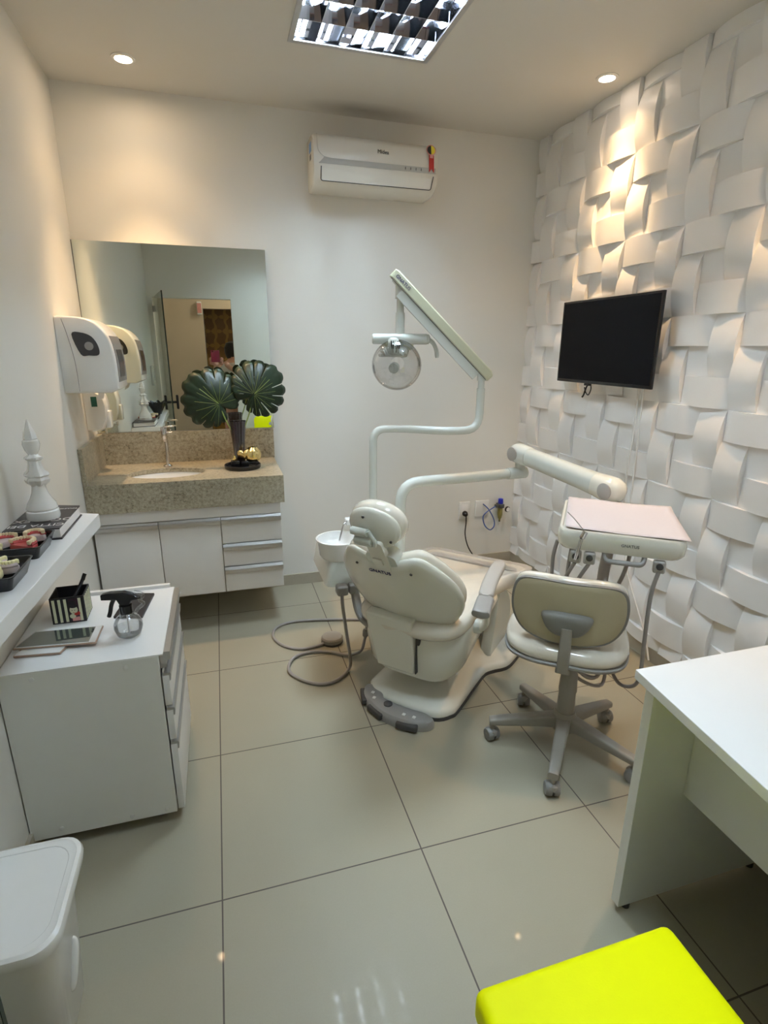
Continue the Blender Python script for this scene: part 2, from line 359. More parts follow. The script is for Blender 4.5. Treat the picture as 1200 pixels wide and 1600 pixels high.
# hall behind the doorway: beige wall, a gold papered bay
bm = BM(); box(bm, 0, 0.54, -4.62, -4.5, 0, RH); box(bm, 0.54, RX, -4.62, -4.5, 2.06, RH)
struct('wall_hall', bm, M['hall'], ang=0)
bm = BM(); box(bm, 0.54, RX, -5.12, -5.0, 0, 2.3); struct('wall_papered', bm, M['damask'], ang=0)
bm = BM(); box(bm, RX, RX+.12, -5.2, FY-.1, 0, RH); struct('wall_hall_right', bm, M['hall'], ang=0)
# woven relief panels on the right wall
bm = BM(); u = 0.1257; hb = 0.026; XB = RX-0.012
def XY(i, j, h): return V(XB-h, -1.600-u*i, 1.270+u*j)
def strip(i0, j0, li, lj):
    n = 14; horiz = li > lj
    def P(s, side):     # s 0..1 along, side 0/1 across
        h = hb*math.sin(PI*s)**0.85 if 0 < s < 1 else 0
        return XY(i0+li*s, j0+lj*side, h) if horiz else XY(i0+li*side, j0+lj*s, h)
    a = [[bm.verts.new(P(k/n, sd)) for k in range(n+1)] for sd in (0, 1)]
    for k in range(n): bm.faces.new((a[0][k], a[0][k+1], a[1][k+1], a[1][k]))
    for sd in (0, 1):      # side walls down to the base plane
        for k in range(n):
            p, q = P(k/n, sd), P((k+1)/n, sd); p0, q0 = p.copy(), q.copy(); p0.x = q0.x = XB
            vs = [bm.verts.new(c) for c in (p, q, q0, p0)]
            f = bm.faces.new(vs)
for a in range(-5, 6):
    for b in range(-5, 6):
        i, j = 3*a, 3*b
        strip(i, j+2, 2, 1); strip(i+1, j, 2, 1); strip(i+2, j+1, 1, 2); strip(i, j, 1, 2)
        vs = [bm.verts.new(XY(i+p, j+q, 0)) for p, q in ((1, 1), (2, 1), (2, 2), (1, 2))]; bm.faces.new(vs)
def clip(co, no):
    bmesh.ops.bisect_plane(bm, geom=bm.verts[:]+bm.edges[:]+bm.faces[:], plane_co=co, plane_no=no, clear_outer=True)
clip((0, 0, RH), (0, 0, 1)); clip((0, 0, .073), (0, 0, -1)); clip((0, 0, 0), (0, 1, 0)); clip((0, FY, 0), (0, -1, 0))
bmesh.ops.remove_doubles(bm, verts=bm.verts, dist=1e-5)
bmesh.ops.dissolve_degenerate(bm, edges=bm.edges, dist=1e-5)
for f in bm.faces:
    if abs(f.normal.x) > .3 and f.normal.x > 0: f.normal_flip()
box(bm, XB+.001, RX+.12, FY, 0.12, 0, RH)
struct('wall_right', bm, M['panel'], ang=28, flat=True)
# skirting
bm = BM(); box(bm, 0, RX-.012, -0.012, 0, 0, .073); struct('baseboard_back', bm, M['skirt'], ang=0)
bm = BM(); box(bm, RX-.026, RX-.01, FY, -.012, 0, .073); struct('baseboard_right', bm, M['skirt'], ang=0)
bm = BM(); box(bm, 0, .012, FY, -.012, 0, .073); struct('baseboard_left', bm, M['skirt'], ang=0)
# glass door swung into the room
da = math.radians(79)
d = D.objects.new('door_1', None); COL.objects.link(d); d.location = (0.06, FY+.005, 0); d.rotation_euler = (0, 0, da); WM['door_1'] = Matrix.Translation(d.location) @ Matrix.Rotation(da, 4, 'Z'); d['kind'] = 'structure'
bm = BM(); box(bm, 0.01, .788, -.005, .005, .012, 2.06); obj('glass_pane', bm, M['glass'], d, ang=0)
bm = BM(); box(bm, .789, .797, -.006, .006, .012, 2.06); obj('pane_edge', bm, M['glassedge'], d, ang=0)
bm = BM()
for s in (-1, 1):
    cyl(bm, (.74, s*.006, 1.02), (.74, s*.045, 1.02), .012, n=12); rbox(bm, .715, .765, min(s*.045, s*.065), max(s*.045, s*.065), .95, 1.09, .008)
obj('door_handle', bm, M['blackm'], d)
bm = BM()
for z in (.12, 1.95): box(bm, -.005, .05, -.012, .012, z-.03, z+.03)
obj('hinge', bm, M['alu'], d)

# ================================================================== CEILING LIGHTS
def light_fitting(LY0, LY1, lab, tm):
    t = thing('fluorescent_light_fitting', lab, 'ceiling light', ((FX0+FX1)/2, (LY0+LY1)/2, RH))
    bm = BM()
    g = 0.018
    for (a, b, c, e) in ((FX0-g, FX0+.004, LY0-g, LY1+g), (FX1-.004, FX1+g, LY0-g, LY1+g), (FX0, FX1, LY0-g, LY0+.004), (FX0, FX1, LY1-.004, LY1+g)):
        box(bm, a, b, c, e, RH-.006, RH-.0005)
    obj('frame', bm, M['alu'], t, world=True, ang=0)
    bm = BM(); box(bm, FX0+.002, FX1-.002, LY0+.002, LY1-.002, RH+.150, RH+.157)
    box(bm, FX0+.002, FX0+.006, LY0+.002, LY1-.002, RH, RH+.15); box(bm, FX1-.006, FX1-.002, LY0+.002, LY1-.002, RH, RH+.15)
    box(bm, FX0+.002, FX1-.002, LY0+.002, LY0+.006, RH, RH+.15); box(bm, FX0+.002, FX1-.002, LY1-.006, LY1-.002, RH, RH+.15)
    obj('reflector_housing', bm, M['blade'], t, world=True, ang=0)
    nc, nr = 6, 4; bm = BM()
    for k in range(1, nc):                      # lengthwise parabolic blades
        x = FX0+(FX1-FX0)*k/nc
        prof = [(-.001, 0), (.001, 0), (.003, .02), (.006, .045), (.011, .07), (-.011, .07), (-.006, .045), (-.003, .02)]
        loft(bm, [[V(x+a, y, RH+.001+b) for a, b in prof] for y in (LY0+.007, LY1-.007)])
    for k in range(1, nr):
        y = LY0+(LY1-LY0)*k/nr
        prof = [(-.001, 0), (.001, 0), (.004, .03), (.010, .065), (-.010, .065), (-.004, .03)]
        loft(bm, [[V(x, y+a, RH+.002+b) for a, b in prof] for x in (FX0+.007, FX1-.007)])
    obj('louvre', bm, M['blade'], t, world=True, ang=30)
    for k in range(4):
        x = FX0+(FX1-FX0)*(k+.5)/4; bm = BM()
        cyl(bm, (x, LY0+.03, RH+.112), (x, LY1-.03, RH+.112), .009, n=8); obj('fluorescent_tube', bm, tm, t, world=True)
light_fitting(*LYS[0], 'recessed fluorescent ceiling fitting with a mirrored square louvre above the dental chair', M['tube'])
light_fitting(*LYS[1], 'recessed louvred ceiling fitting nearer the doorway, above the desk end', M['tube2'])
def downlight(x, y, label, aim=(0, 0, -1), watts=SPOT_W):
    t = thing('recessed_downlight', label, 'downlight', (x, y, RH), group='round downlights in the ceiling')
    bm = BM(); lathe(bm, [(.050, -.0005), (.050, -.004), (.040, -.007), (.036, -.006), (.034, -.001)], n=32); obj('trim_ring', bm, M['white'], t)
    bm = BM(); lathe(bm, [(.033, -.0008), (.033, -.003), (.02, -.005), (.0005, -.0055)], n=24); obj('bulb', bm, M['lampon'] if x < 1 else M['lampdim'], t)
    for wt, ang_ in ((watts, 115), (watts*(8 if x < 1 else 5.5), 66)):
        l = D.lights.new('downlight_beam', 'SPOT'); l.energy = wt; l.color = SPOT_C; l.spot_size = math.radians(ang_); l.spot_blend = .85; l.shadow_soft_size = .022
        lo = D.objects.new('downlight_beam', l); COL.objects.link(lo); lo.location = (x, y, RH-.02)
    return t
downlight(.37, -.315, 'small round warm downlight in the ceiling above the mirror', watts=SPOT_W*.50)
downlight(2.49, -.79, 'small round warm downlight in the ceiling above the television', watts=SPOT_W*.55)
downlight(2.49, -1.95, 'small round warm downlight in the ceiling above the desk, beside the woven relief wall', watts=SPOT_W*.55)
# lamp of the hall
bm = BM(); box(bm, 1.2, 1.5, -4.05, -3.85, RH-.02, RH-.0005); tag(obj('hall_ceiling_lamp', bm, pbr('lit hall lamp', (.9, .9, .9), .5, emis=(1, .88, .72), estr=38, noise=.001)), 'flat ceiling lamp in the hall behind the doorway', 'ceiling light')
# emergency lamp seen in the mirror
t = thing('emergency_lamp', 'small red and white wall lamp in the hall, seen in the mirror', 'wall lamp', (.50, -4.5, 1.98))
bm = BM(); rbox(bm, -.03, .03, .001, .05, 0, .16, .008); obj('lamp_body', bm, M['white'], t)
bm = BM(); rbox(bm, -.026, .026, .05, .056, .02, .14, .002); obj('lens', bm, M['pink'], t)

# ================================================================== AIR CONDITIONER
t = thing('air_conditioner', 'white split air conditioner mounted high on the back wall', 'air conditioner', (1.556, 0, 2.316))
hw = .340
prof = [(0, 0), (0, .250), (-.05, .252), (-.13, .249), (-.17, .238), (-.19, .212), (-.203, .15), (-.205, .10), (-.20, .055), (-.175, .022), (-.12, 0)]
bm = BM()
def acring(x, s): return [V(x, -.001+(p[0])*(1 if s == 1 else .985), .131+(p[1]-.131)*s) for p in prof]
loft(bm, [acring(-hw, .93), acring(-hw+.006, .985), acring(-hw+.02, 1), acring(hw-.02, 1), acring(hw-.006, .985), acring(hw, .93)])
body = obj('casing', bm, M['ac'], t, ang=50)
bm = BM()                               # curved front cover line and grey display band
prism(bm, [(-.315, 0), (.325, 0), (.325, .026), (-.25, .026), (-.285, .03)], (0, -.2055, .098), (1, 0, 0), (0, -.12, 1), (0, -1, -.1), .0016); obj('display_band', bm, M['acband'], t, ang=0)
bm = BM(); prism(bm, rrect(.60, .056, .008, 4), (0.0, -.1985, .048), (1, 0, 0), (0, -.18, .98), (0, -1, -.18), .004); obj('air_flap', bm, M['ac'], t)
bm = BM(); tube(bm, bend([(-.303, -.2065, .085), (-.306, -.199, .02), (.302, -.199, .02), (.314, -.2065, .085)], .012), .0022, n=6, smooth=1); obj('flap_gap', bm, M['dark'], t)
bm = BM(); tube(bm, [(-.315, -.2065, .10), (.33, -.2065, .10)], .0012, n=6, smooth=1)
tube(bm, [(-.32, -.19, .235), (-.318, -.205, .16), (-.29, -.2068, .13), (-.26, -.207, .122)], .0010, n=6); obj('cover_seam', bm, M['acband'], t)
text('brand_lettering', 'Midea', .026, (.03, -.2012, .178), (1, 0, -.02), (0, .08, 1), M['text'], t, ext=.0012)
for k in range(4):
    pass
for k in range(4):
    bm = BM(); box(bm, .15+.03*k, .154+.03*k, -.2105, -.2085, .106, .118); obj('display_mark', bm, M['text'], t, ang=0)
st = BM(); lathe(st, [(.0275, 0), (.0275, .0012)], (.30, -.1965, .212), (0, -1, .22), n=24); o = obj('energy_label', st, M['pink'], t)
bm = BM(); lathe(bm, [(.022, 0.001), (.022, .0026)], (.30, -.1965, .212), (0, -1, .22), n=24); bmesh.ops.bisect_plane(bm, geom=bm.verts[:]+bm.edges[:]+bm.faces[:], plane_co=(.30, 0, 0), plane_no=(1, 0, 0), clear_outer=True); obj('black_half', bm, M['blackm'], t)
bm = BM(); lathe(bm, [(.022, 0.001), (.022, .0026)], (.30, -.1965, .212), (0, -1, .22), n=24); bmesh.ops.bisect_plane(bm, geom=bm.verts[:]+bm.edges[:]+bm.faces[:], plane_co=(.30, 0, 0), plane_no=(-1, 0, 0), clear_outer=True); obj('yellow_half', bm, M['stick'], t)
bm = BM(); prism(bm, [(-.014, 0), (.014, 0), (.014, -.085), (0, -.066), (-.014, -.085)], (.30, -.2022, .187), (1, 0, 0), (0, .1, 1), (0, -1, -.05), .0035); obj('red_ribbon', bm, M['red'], t, ang=0)
bm = BM(); box(bm, .291, .309, -.2085, -.2065, .172, .186); obj('ribbon_patch', bm, M['pink'], t, ang=0)
bm = BM(); box(bm, -hw-.0012, -hw+.004, -.13, -.07, .17, .215); obj('side_sticker', bm, M['bluel'], t, ang=0)
bm = BM(); box(bm, -hw-.0012, -hw+.004, -.12, -.08, .135, .16); obj('side_sticker', bm, M['text'], t, ang=0)

# ================================================================== MIRROR
t = thing('wall_mirror', 'large frameless rectangular mirror above the granite splashback', 'mirror', (.48, -.004, 1.045), 0)
bm = BM(); a = .0087
loft(bm, [[V(x, -.012+a*z, z), V(x, -.016+a*z, z)][:1]+[V(x, -.006+a*z+.004, z)] for x, z in ((0, 0), (1, 1))]) if False else None
vs = []
for x in (-.478, .482):
    for z in (0, .975):
        for dy in (0.0, -.005): vs.append((x, -.0035+a*(z-.975)+dy+.0, z))
loft(bm, [[V(*vs[i]) for i in (0, 1, 3, 2)], [V(*vs[i]) for i in (4, 5, 7, 6)]])
obj('mirror_glass', bm, M['mirror'], t, ang=0)
bm = BM(); box(bm, -.480, .484, -.012, -.001, -.004, 0); obj('bottom_ledge', bm, M['alu'], t, ang=0)
bm = BM(); box(bm, -.4795, -.4782, -.0155, -.003, 0, .975); obj('edge_seal', bm, M['dark'], t, ang=0)

# ================================================================== WASH BASIN COUNTER
CZ = .862; bx, by, ba, bb = .362, -.315, .195, .125
t = thing('granite_worktop', 'speckled beige granite worktop with an oval basin opening and splashbacks', 'worktop', (.475, -.26, .715))
bm = BM()
N = 48; hole = [(bx+ba*math.cos(2*PI*k/N), by+bb*math.sin(2*PI*k/N)) for k in range(N)]
def rectpt(ang, x0=.002, x1=.952, y0=-.53, y1=-.002):
    dx, dy = math.cos(ang), math.sin(ang); ts = []
    if dx > 1e-9: ts.append((x1-bx)/dx)
    if dx < -1e-9: ts.append((x0-bx)/dx)
    if dy > 1e-9: ts.append((y1-by)/dy)
    if dy < -1e-9: ts.append((y0-by)/dy)
    tt = min(ts); return (bx+dx*tt, by+dy*tt)
angs = sorted([2*PI*k/N for k in range(N)]+[math.atan2(cy-by, cx-bx) % (2*PI) for cx in (.002, .952) for cy in (-.53, -.002)])
inner = [(bx+ba*math.cos(q)*1.0, by+bb*math.sin(q)) for q in angs]; outer = [rectpt(math.atan2(bb*math.sin(q)*1.0, ba*math.cos(q)) if False else q) for q in angs]
inner = [(bx+math.cos(q)/math.sqrt((math.cos(q)/ba)**2+(math.sin(q)/bb)**2), by+math.sin(q)/math.sqrt((math.cos(q)/ba)**2+(math.sin(q)/bb)**2)) for q in angs]
R = loft(bm, [[V(x, y, CZ) for x, y in outer], [V(x, y, CZ) for x, y in inner], [V(x, y, CZ-.022) for x, y in inner], [V(x, y, CZ-.022) for x, y in outer]], False, False)
for i in range(len(angs)):
    j = (i+1) % len(angs); bm.faces.new((R[3][i], R[3][j], R[0][j], R[0][i]))
obj('slab', bm, M['granite'], t, world=True, ang=30)
bm = BM(); box(bm, .002, .952, -.53, -.51, .715, CZ-.0225); obj('front_apron', bm, M['granite'], t, world=True, ang=0)
bm = BM(); box(bm, .934, .952, -.51, -.002, .715, CZ-.0225); obj('side_apron', bm, M['granite'], t, world=True, ang=0)
bm = BM(); box(bm, .022, .957, -.024, -.002, CZ+.0005, 1.04); obj('splashback', bm, M['granite'], t, world=True, ang=0, bev=.001)
bm = BM(); box(bm, .002, .0215, -.53, -.002, CZ+.0005, 1.04); obj('side_splashback', bm, M['granite'], t, world=True, ang=0, bev=.001)
bm = BM()
prof = [(1.04, -.0235), (1.0, -.0245), (.97, -.05), (.86, -.10), (.6, -.135), (.2, -.143), (.1, -.144)]
RR = loft(bm, [[V(bx+ba*1.02*s*math.cos(2*PI*k/40), by+bb*1.02*s*math.sin(2*PI*k/40), CZ+z) for k in range(40)] for s, z in prof], False, True)
tt = thing('wash_basin', 'white oval ceramic basin set under the granite worktop', 'basin', (bx, by, CZ-.15)); o = obj('bowl', bm, M['porc'], tt, world=True, ang=60)
md = o.modifiers.new('solid', 'SOLIDIFY'); md.thickness = .008; md.offset = -1
bm = BM(); lathe(bm, [(.024, 0), (.024, .003), (.018, .005), (.001, .005)], (bx, by, CZ-.144)); obj('drain', bm, M['chrome'], tt, world=True)
# tap
t = thing('basin_tap', 'slim chrome pillar tap behind the oval basin', 'tap', (.355, -.145, CZ))
bm = BM(); lathe(bm, [(.024, 0.0005), (.024, .006), (.015, .012), (.012, .014)], (0, 0, 0)); obj('base_flange', bm, M['chrome'], t)
bm = BM(); tube(bm, [(0, 0, .01), (.004, 0, .08), (.004, -.003, .14), (.002, -.012, .17)], .0095, n=16); obj('stem', bm, M['chrome'], t)
bm = BM(); lathe(bm, [(.012, 0), (.0145, .008), (.0145, .02), (.016, .022), (.016, .072), (.013, .078), (.001, .079)], (.0, -.014, .145), (-.03, -.04, 1)); obj('spout_head', bm, M['chrome'], t)
bm = BM(); rbox(bm, 0, .055, -.030, -.020, .222, .230, .003); rbox(bm, .012, .045, -.040, -.026, .190, .198, .003); obj('lever', bm, M['chrome'], t)

# ------------------------------------------------------------------ wall hung cabinet
t = thing('vanity_cabinet', 'white wall hung cabinet with two doors and three drawers under the granite worktop', 'cabinet', (.47, -.26, .22))
bm = BM(); box(bm, .012, .93, -.478, -.003, .222, .713); obj('body', bm, M['lam'], t, world=True, ang=0)
bm = BM(); rbox(bm, .012, .93, -.508, -.4785, .652, .713, .004); obj('top_rail', bm, M['lam'], t, world=True)
def handle_strip(bm, x0, x1, z, y=-.4985):
    prof = [(-.0005, 0), (-.0005, -.014), (-.016, -.014), (-.018, -.010), (-.018, .008), (-.012, .010), (-.006, .021), (0, .022), (.003, .022), (.003, 0)]
    loft(bm, [[V(x, y+a, z+b) for a, b in prof] for x in (x0, x1)])
for x0, x1 in ((.012, .310), (.314, .615)):
    bm = BM(); rbox(bm, x0, x1, -.498, -.479, .222, .626, .0015); dd = obj('door', bm, M['lam'], t, world=True)
    bm = BM(); handle_strip(bm, x0, x1, .6275); obj('handle', bm, M['alu'], dd, world=True)
for z0, z1 in ((.222, .343), (.369, .474), (.500, .626)):
    bm = BM(); rbox(bm, .619, .93, -.498, -.479, z0, z1, .0015); dd = obj('drawer', bm, M['lam'], t, world=True)
    bm = BM(); handle_strip(bm, .619, .93, z1+.0015); obj('handle', bm, M['alu'], dd, world=True)
# things on the worktop
t = thing('round_black_tray', 'round black rimmed tray on the granite worktop', 'tray', (.756, -.29, CZ))
bm = BM(); lathe(bm, [(.001, .0005), (.094, .0005), (.098, .006), (.098, .022), (.094, .024), (.091, .020), (.089, .010), (.001, .009)], n=48); obj('tray_body', bm, M['black'], t)
t = thing('black_vase', 'tall ribbed black glass vase holding two monstera leaves', 'vase', (.745, -.243, CZ+.0095))
bm = BM(); lathe(bm, [(.026, 0), (.028, .004), (.028, .05), (.034, .14), (.043, .22), (.046, .245), (.043, .245), (.038, .20), (.026, .05), (.001, .045)], n=64, flute=12, fd=.04); obj('vase_body', bm, M['vase'], t, ang=60)
def leaf(name, label, attach, tip, nrm, size, stem_to, seed=0, lobes=6.5, deep=True):
    rnd = random.Random(seed); attach = Vector(attach); T = Vector(tip).normalized(); Nn = Vector(nrm).normalized(); Sd = T.cross(Nn).normalized(); Nn = Sd.cross(T).normalized()
    root = thing(name, label, 'leaf', attach, group='monstera leaves in the black vase')
    bm = BM(); NA, NR = 216, 8
    grid = []
    for i in range(NA+1):
        a = -PI+2*PI*i/NA         # 0 = tip direction
        r = size*(0.50+0.36*math.cos(a*.5)**2+.10*abs(math.sin(a))+.06*math.cos(a)) 
        if abs(a) > 2.75: r *= max(.25, 1-(abs(a)-2.75)*1.6)
        if abs(a) < .35: r *= 1+.14*(1-abs(a)/.35)
        row = []
        for k in range(NR+1):
            q = r*k/NR; x = q*math.cos(a); y = q*math.sin(a)
            ph = (abs(a)*lobes/2.6) % 1.0
            r_lobe = 1-.020*(1+math.cos(2*PI*ph))**2*(k/NR)**3 if abs(a) < 2.7 else 1
            x *= r_lobe; y *= r_lobe
            zz = -.30*q*q/size + .0012*math.cos(2*PI*ph)*(k/NR)+.16*abs(y)*(1-k/NR)+.012*math.sin(3*a+seed)*(k/NR)**2
            row.append(bm.verts.new(T*x+Sd*y+Nn*zz))
        grid.append(row)
    for i in range(NA):
        a = abs(-PI+2*PI*(i+.5)/NA); ph = (a*lobes/2.6) % 1.0
        slit = (ph > .955 or ph < .045) and .25 < a < 2.6
        for k in range(NR):
            if slit and k >= (3 if deep else 6)+(1 if a > 2 else 0) and (deep or i % 2): continue
            bm.faces.new((grid[i][k], grid[i][k+1], grid[i+1][k+1], grid[i+1][k]))
    bmesh.ops.remove_doubles(bm, verts=bm.verts, dist=1e-6)
    o = obj('leaf_blade', bm, M['leaf'], root, ang=60); md = o.modifiers.new('solid', 'SOLIDIFY'); md.thickness = .0016
    bm = BM(); s = Vector(stem_to)-attach; tube(bm, [Nn*-.004, s*.35+V(0, 0, -.01), s*.7, s], .0035, n=8); obj('stalk', bm, M['stem'], root)
    bm = BM()
    for sg in (-1, 1):
        for kk in range(1, 7):
            a = sg*(kk-.5)*2.6/lobes; pts = []
            for f_ in (.05, .3, .55, .78):
                q = size*.78*f_; pts.append(T*q*math.cos(a)+Sd*q*math.sin(a)+Nn*(-.30*q*q/size+.16*abs(q*math.sin(a))*(1-f_)+.0035))
            tube(bm, pts, .0007, n=5, smooth=3)
    obj('leaf_veins', bm, M['stem'], root)
    bm = BM(); tube(bm, [Nn*.004, T*size*.3+Nn*(-.024*size+.003), T*size*.6+Nn*(-.108*size+.003)], .0018, n=6); obj('midrib', bm, M['stem'], root)
    return root
ST = (.745, -.243, 1.0)
leaf('monstera_leaf', 'dark monstera leaf leaning left from the vase, in front of the mirror', (.655, -.285, 1.215), (-.62, -.12, .55), (-.1, -1, .22), .20, (.735, -.245, 1.0), 1, deep=False)
leaf('monstera_leaf', 'deeply slit monstera leaf reaching right past the mirror edge', (.842, -.275, 1.262), (.62, .05, .52), (.15, -1, .10), .195, (.755, -.24, 1.0), 2)
t = thing('gold_heart', 'faceted gold heart standing upright on the round black tray', 'ornament', (.77, -.31, CZ+.0095))
def heart(bm, s, O, U, W, N, th):
    pts = []
    for k in range(36):
        a = 2*PI*k/36; pts.append((s*.062*16*math.sin(a)**3, s*.062*(13*math.cos(a)-5*math.cos(2*a)-2*math.cos(3*a)-math.cos(4*a))))
    pillow(bm, pts, [(.3, -th*.9), (.6, -th*.75), (.85, -th*.45), (.97, -th*.15), (.97, th*.15), (.85, th*.45), (.6, th*.75), (.3, th*.9)], O, U, W, N)
bm = BM(); heart(bm, .036, (-.004, -.005, .072), (1, 0, .1), (-.1, 0, 1), (0, 1, 0), .022); obj('heart_body', bm, M['gold'], t)
bm = BM(); rbox(bm, -.022, .018, -.02, .02, .0005, .034, .002); obj('plinth', bm, M['black'], t)
bm = BM(); lathe(bm, [(.01, 0), (.028, .006), (.043, .025), (.046, .046), (.040, .068), (.022, .086), (.001, .09)], (.812, -.297, CZ+.03), (.05, 0, 1), n=18)
tag(obj('gold_ball', bm, M['gold'], ang=25), 'faceted gold ball ornament at the right of the round black tray', 'ornament')
t = thing('triangle_stand', 'small black open triangle frame under the gold ball', 'ornament', (.812, -.335, CZ+.0095))
bm = BM(); P3 = [V(-.03, 0, .028), V(.0, 0, .002), (V(.03, 0, .03))]
for p, q in zip(P3, P3[1:]+P3[:1]): cyl(bm, p, q, .0022, n=6)
obj('wire_frame', bm, M['black'], t)
t = thing('perfume_bottle', 'small square black bottle with a gold cap on the round black tray', 'bottle', (.716, -.30, CZ+.0095))
bm = BM(); rbox(bm, -.022, .026, -.02, .02, .0005, .036, .003); obj('bottle_body', bm, M['black'], t)
bm = BM(); lathe(bm, [(.011, .036), (.012, .038), (.012, .05), (.006, .052), (.006, .064), (.001, .065)]); obj('cap', bm, M['gold'], t)

# ================================================================== DISPENSERS
t = thing('paper_towel_dispenser', 'large white paper towel dispenser with a smoked window on the left wall', 'paper dispenser', (0, -.44, 1.30))
prof = [(0, 0), (0, .33), (.10, .327), (.16, .305), (.205, .25), (.222, .17), (.225, .09), (.222, .015), (.19, 0)]
prof = [(p.x, p.y) for p in cr([V(a, b, 0) for a, b in prof[1:-1]], 4)]
prof = [(0.0015, .0)]+[(max(a, .0015), b) for a, b in prof]+[(.19, 0)]
def dr(y, s): return [V(.0015+(a-.0015)*s, y, .16+(b-.16)*s) for a, b in prof]
bm = BM(); loft(bm, [dr(-.14, .95), dr(-.135, .985), dr(-.12, 1), dr(.12, 1), dr(.135, .985), dr(.14, .95)]); obj('casing', bm, M['white'], t, ang=45)
for sgn in (-1, 1):
    bm = BM(); wp = cr([V(.062, .255, 0), V(.10, .262, 0), V(.14, .245, 0), V(.162, .205, 0), V(.160, .168, 0), V(.12, .165, 0), V(.088, .17, 0)], 4, True)
    loft(bm, [[V(p.x, sgn*.1395, p.y) for p in wp], [V(p.x, sgn*.1422, p.y) for p in wp]]); o = obj('side_window', bm, M['smoke'], t)
    bm = BM(); lathe(bm, [(.012, 0), (.018, .0), (.018, .0012), (.012, .0012)], (.125, sgn*.142, .205), (0, sgn, 0)); obj('roll_core', bm, M['grey'], o)
bm = BM(); tube(bm, [(.03, -.1405, .318), (.045, -.1412, .25), (.060, -.1412, .14), (.062, -.1405, .01)], .0012, n=6); obj('side_seam', bm, M['silver'], t)
bm = BM()
fr = [(a, b) for a, b in prof if a > .17 and b < .262 and b > .03]
loft(bm, [[V(a+.001, y, b) for a, b in fr]+[V(a-.006, y, b) for a, b in reversed(fr)] for y in (-.115, .115)]); 
bmesh.ops.translate(bm, verts=bm.verts, vec=(.0015, 0, 0)); obj('front_band', bm, M['silver'], t)
bm = BM(); fr2 = [(a, b) for a, b in fr if b > .05 and b < .2]; loft(bm, [[V(a+.004, y, b) for a, b in fr2]+[V(a-.003, y, b) for a, b in reversed(fr2)] for y in (-.07, .07)]); obj('front_window', bm, M['smoke'], t)
bm = BM(); prism(bm, [(-.08, 0), (.08, 0), (.075, -.04), (-.07, -.035)], (.125, 0, .0), (0, 1, 0), (.25, 0, 1), (1, 0, 0), .0015); obj('paper_end', bm, M['paper'], t, ang=0)
t = thing('soap_dispenser', 'small white liquid soap dispenser below the towel dispenser beside the mirror', 'soap dispenser', (0, -.20, 1.085))
pf = [(.0015, 0), (.0015, .20), (.06, .20), (.092, .18), (.102, .13), (.098, .06), (.08, .012), (.05, 0)]
def sr(y, s): return [V(.0015+(a-.0015)*s, y, .10+(b-.10)*s) for a, b in pf]
bm = BM(); loft(bm, [sr(-.055, .93), sr(-.045, 1), sr(.045, 1), sr(.055, .93)]); obj('casing', bm, M['white'], t, ang=50)
bm = BM(); rbox(bm, .035, .062, -.057, -.0545, .125, .175, .001); obj('level_window', bm, pbr('green tinted window', (.03, .12, .09), .2, noise=.1), t)
bm = BM(); rbox(bm, .085, .112, -.03, .03, .012, .10, .006); obj('push_lever', bm, M['white'], t)
bm = BM(); cyl(bm, (.075, 0, .0), (.08, 0, -.02), .008, .004); obj('nozzle', bm, M['white'], t)
bm = BM(); t = thing('wall_intercom', 'narrow white handset on the left wall near the doorway, seen in the mirror', 'intercom', (0, -2.95, 1.17)); rbox(bm, .0015, .03, -.03, .03, 0, .2, .008); obj('casing', bm, M['white'], t); bm = BM(); rbox(bm, .03, .034, -.018, .018, .05, .14, .001); obj('grey_panel', bm, M['grey2'], t)

# ================================================================== SHELF
SZ = .93
bm = BM(); prism(bm, [(.0015, -1.195), (.215, -1.285), (.168, -2.12), (.15, -2.75), (.0015, -2.75)], (0, 0, SZ-.048), (1, 0, 0), (0, 1, 0), (0, 0, 1), .048)
tag(obj('wall_shelf', bm, M['lam'], ang=0, bev=.0015), 'thick white shelf fixed along the left wall above the drawer cart', 'shelf')
# book
t = thing('coffee_table_book', 'thick black hardcover book under the white chess piece on the shelf', 'book', (0, 0, SZ))
def quad(bm, P, z0, z1):
    loft(bm, [[V(x, y, z0) for x, y in P], [V(x, y, z1) for x, y in P]])
BQ = [(.008, -1.245), (.163, -1.295), (.160, -1.555), (.006, -1.555)]
def inset(P, d):
    c = V(sum(p[0] for p in P)/4, sum(p[1] for p in P)/4, 0); return [((p[0]-c.x)*(1-d)+c.x, (p[1]-c.y)*(1-d)+c.y) for p in P]
bm = BM(); quad(bm, BQ, .0008, .005); obj('back_cover', bm, M['bookc'], t)
bm = BM(); quad(bm, inset(BQ, .06), .005, .034); obj('pages', bm, M['paper'], t)
BT = [(a-.003, b) for a, b in inset(BQ, .0)]
bm = BM(); quad(bm, BT, .034, .038); obj('front_cover', bm, M['bookc'], t)
text('title_lettering', 'CITTA DEI', .034, (.083, -1.512, .0383), (-1, .0, 0), (0, -1, 0), M['paper'], t)
text('title_lettering', 'DG', .044, (.142, -1.455, .0383), (-1, .0, 0), (0, -1, 0), M['paper'], t)
text('title_lettering', 'EX', .044, (.030, -1.455, .0383), (-1, .0, 0), (0, -1, 0), M['paper'], t)
text('subtitle_lettering', 'BOULEVARD  TRINO', .013, (.100, -1.325, .0383), (-1, 0.1, 0), (-.1, -1, 0), M['paper'], t)
